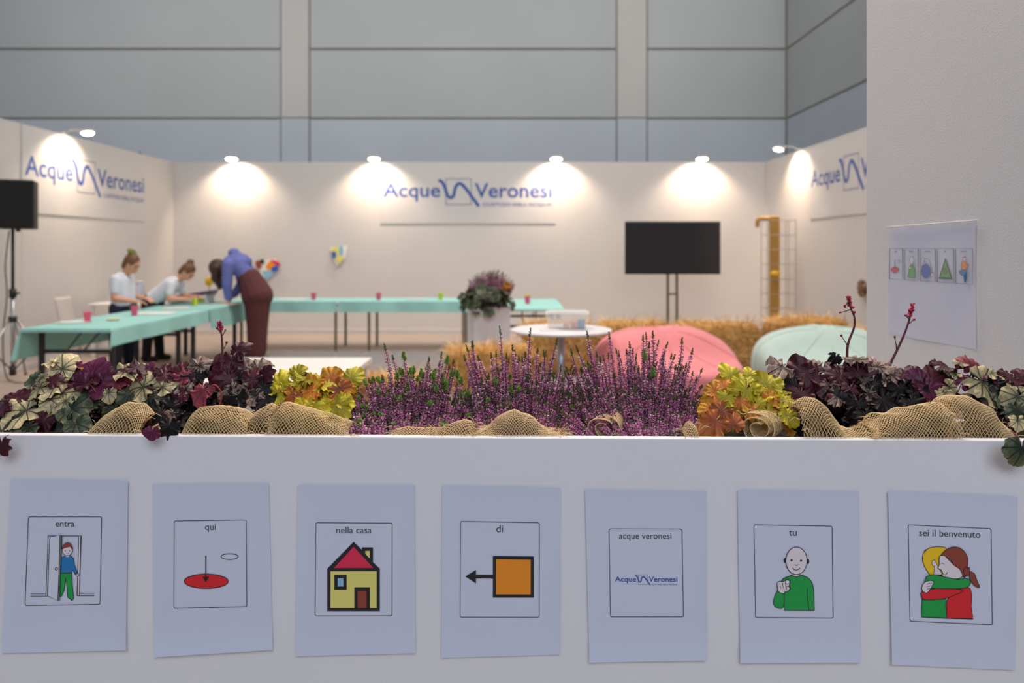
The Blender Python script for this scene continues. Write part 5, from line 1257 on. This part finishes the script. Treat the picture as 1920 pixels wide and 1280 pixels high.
arch('broad burlap mound below the lime and amber heuchera by the greenest heather', 500, 652, [(500, 780), (520, 752), (550, 760), (600, 776), (652, 796)], seed=5, depth=.085, fr=30)
arch('flat burlap strip at the foot of the bushy heather', 728, 822, [(728, 808), (760, 801), (822, 806)], seed=6, depth=.06, nv=18)
arch('burlap strip twisted between bushy and mid heather', 812, 888, [(812, 808), (850, 792), (870, 786), (888, 796)], seed=7, depth=.06, nv=18, fr=30)
arch('peaked frayed burlap strip in front of the mid heather', 880, 1052, [(880, 812), (920, 796), (945, 776), (965, 768), (990, 776), (1015, 796), (1052, 813)], seed=8, depth=.06, fr=70)
roll('spiral roll of burlap in front of the broad heather', 1128, 806, 30, .05, (.35, .9, .05), 2.0, 9, 1.2)
arch('burlap edge beneath the heather beside the rust leaves', 1285, 1312, [(1285, 806), (1300, 788), (1312, 800)], seed=10, depth=.05, nv=16)
roll('spiral roll of burlap under the amber heuchera beside the dark one', 1418, 806, 34, .075, (.62, .78, .02), 2.2, 11, 1.1)
arch('saddle-shaped burlap strip at the foot of the dark maroon heuchera', 1507, 1650, [(1507, 758), (1525, 746), (1545, 748), (1565, 765), (1590, 797), (1615, 808), (1640, 796), (1650, 792)], seed=12, depth=.08, fr=40)
arch('rolled burlap strip nearest the partition corner', 1640, 1806, [(1640, 794), (1665, 776), (1710, 768), (1750, 758), (1785, 757), (1806, 772)], seed=13, depth=.085, fr=40, front=.004)
arch('steep burlap strip under the silver-leaved heuchera', 1778, 1905, [(1778, 755), (1800, 740), (1840, 743), (1880, 765), (1905, 800)], seed=14, depth=.085, front=.025, fr=30)

# ================================================================ square white planter in the booth
bx = thing('square_planter', 'tall white square planter box beside the straw, holding heather', 'planter', (at(916, 0, 9.0).x, 9.05, 0), R(14))
H_ = .80; h2 = .215
for lo, hi in (((-h2, -h2, 0), (h2, -h2+.018, H_)), ((-h2, h2-.018, 0), (h2, h2, H_)), ((-h2, -h2+.018, 0), (-h2+.018, h2-.018, H_)), ((h2-.018, -h2+.018, 0), (h2, h2-.018, H_))):
    m = MB(); m.box(lo, hi, 0, .002); m.build('side_panel', M_front, bx)
m = MB(); m.box((-h2+.018, -h2+.018, H_-.08), (h2-.018, h2-.018, H_-.05)); m.build('soil', M_soil, bx)
r = thing('heather_plant', 'distant purple heather in the tall square planter', 'plant', (bx.location.x+.02, 9.1, H_-.05)); inv = r.matrix_basis.inverted()
for k in range(210):
    a = hrnd.uniform(0, 6.28); q = math.sqrt(hrnd.random()); tip = Vector((bx.location.x+.03+.30*q*math.cos(a), 9.1+.22*q*math.sin(a), 1.23-.16*q*q+hrnd.uniform(-.09, .02)))
    base = Vector((bx.location.x+.02+.1*q*math.cos(a), 9.1+.1*q*math.sin(a), H_-.05)); d = tip-base
    rot = Vector((0, 0, 1)).rotation_difference(d.normalized()).to_matrix().to_4x4()
    link('flower_spike', hrnd.choice(SPK[(2, False)]), r, inv @ Matrix.Translation(base) @ rot @ Matrix.Diagonal((2.6, 2.6, d.length/.17, 1)))
r = thing('heuchera_plant', 'grey-green heuchera drooping over the rim of the tall square planter', 'plant', (bx.location.x-.02, 8.95, H_-.05)); inv = r.matrix_basis.inverted()
for k in range(110):
    a = hrnd.uniform(PI*.85, PI*2.12); q = hrnd.uniform(.3, 1); el = hrnd.random()
    p = Vector((bx.location.x-.02+.31*q*math.cos(a), 9.0+.27*q*math.sin(a), H_+.22-.26*q*q*(.4+.9*el)+hrnd.uniform(-.03, .06)))
    Mb = Matrix.Translation(p) @ Matrix.Rotation(a-PI/2+hrnd.uniform(-.5, .5), 4, 'Z') @ Matrix.Rotation(R(-50*q+hrnd.uniform(-25, 25)), 4, 'X') @ Matrix.Scale(hrnd.uniform(.10, .16), 4)
    link('leaf', hrnd.choice(LEAF[hrnd.choice(('green', 'green', 'green', 'dark'))]), r, inv @ Mb)
for k in range(9):
    p = Vector((bx.location.x+.20+hrnd.uniform(-.05, .06), 9.0+hrnd.uniform(-.1, .1), H_+.14+hrnd.uniform(0, .14)))
    link('leaf', hrnd.choice(LEAF['amber']), r, inv @ Matrix.Translation(p) @ Matrix.Rotation(hrnd.uniform(0, 6), 4, 'Z') @ Matrix.Rotation(R(60), 4, 'X') @ Matrix.Scale(.09, 4))
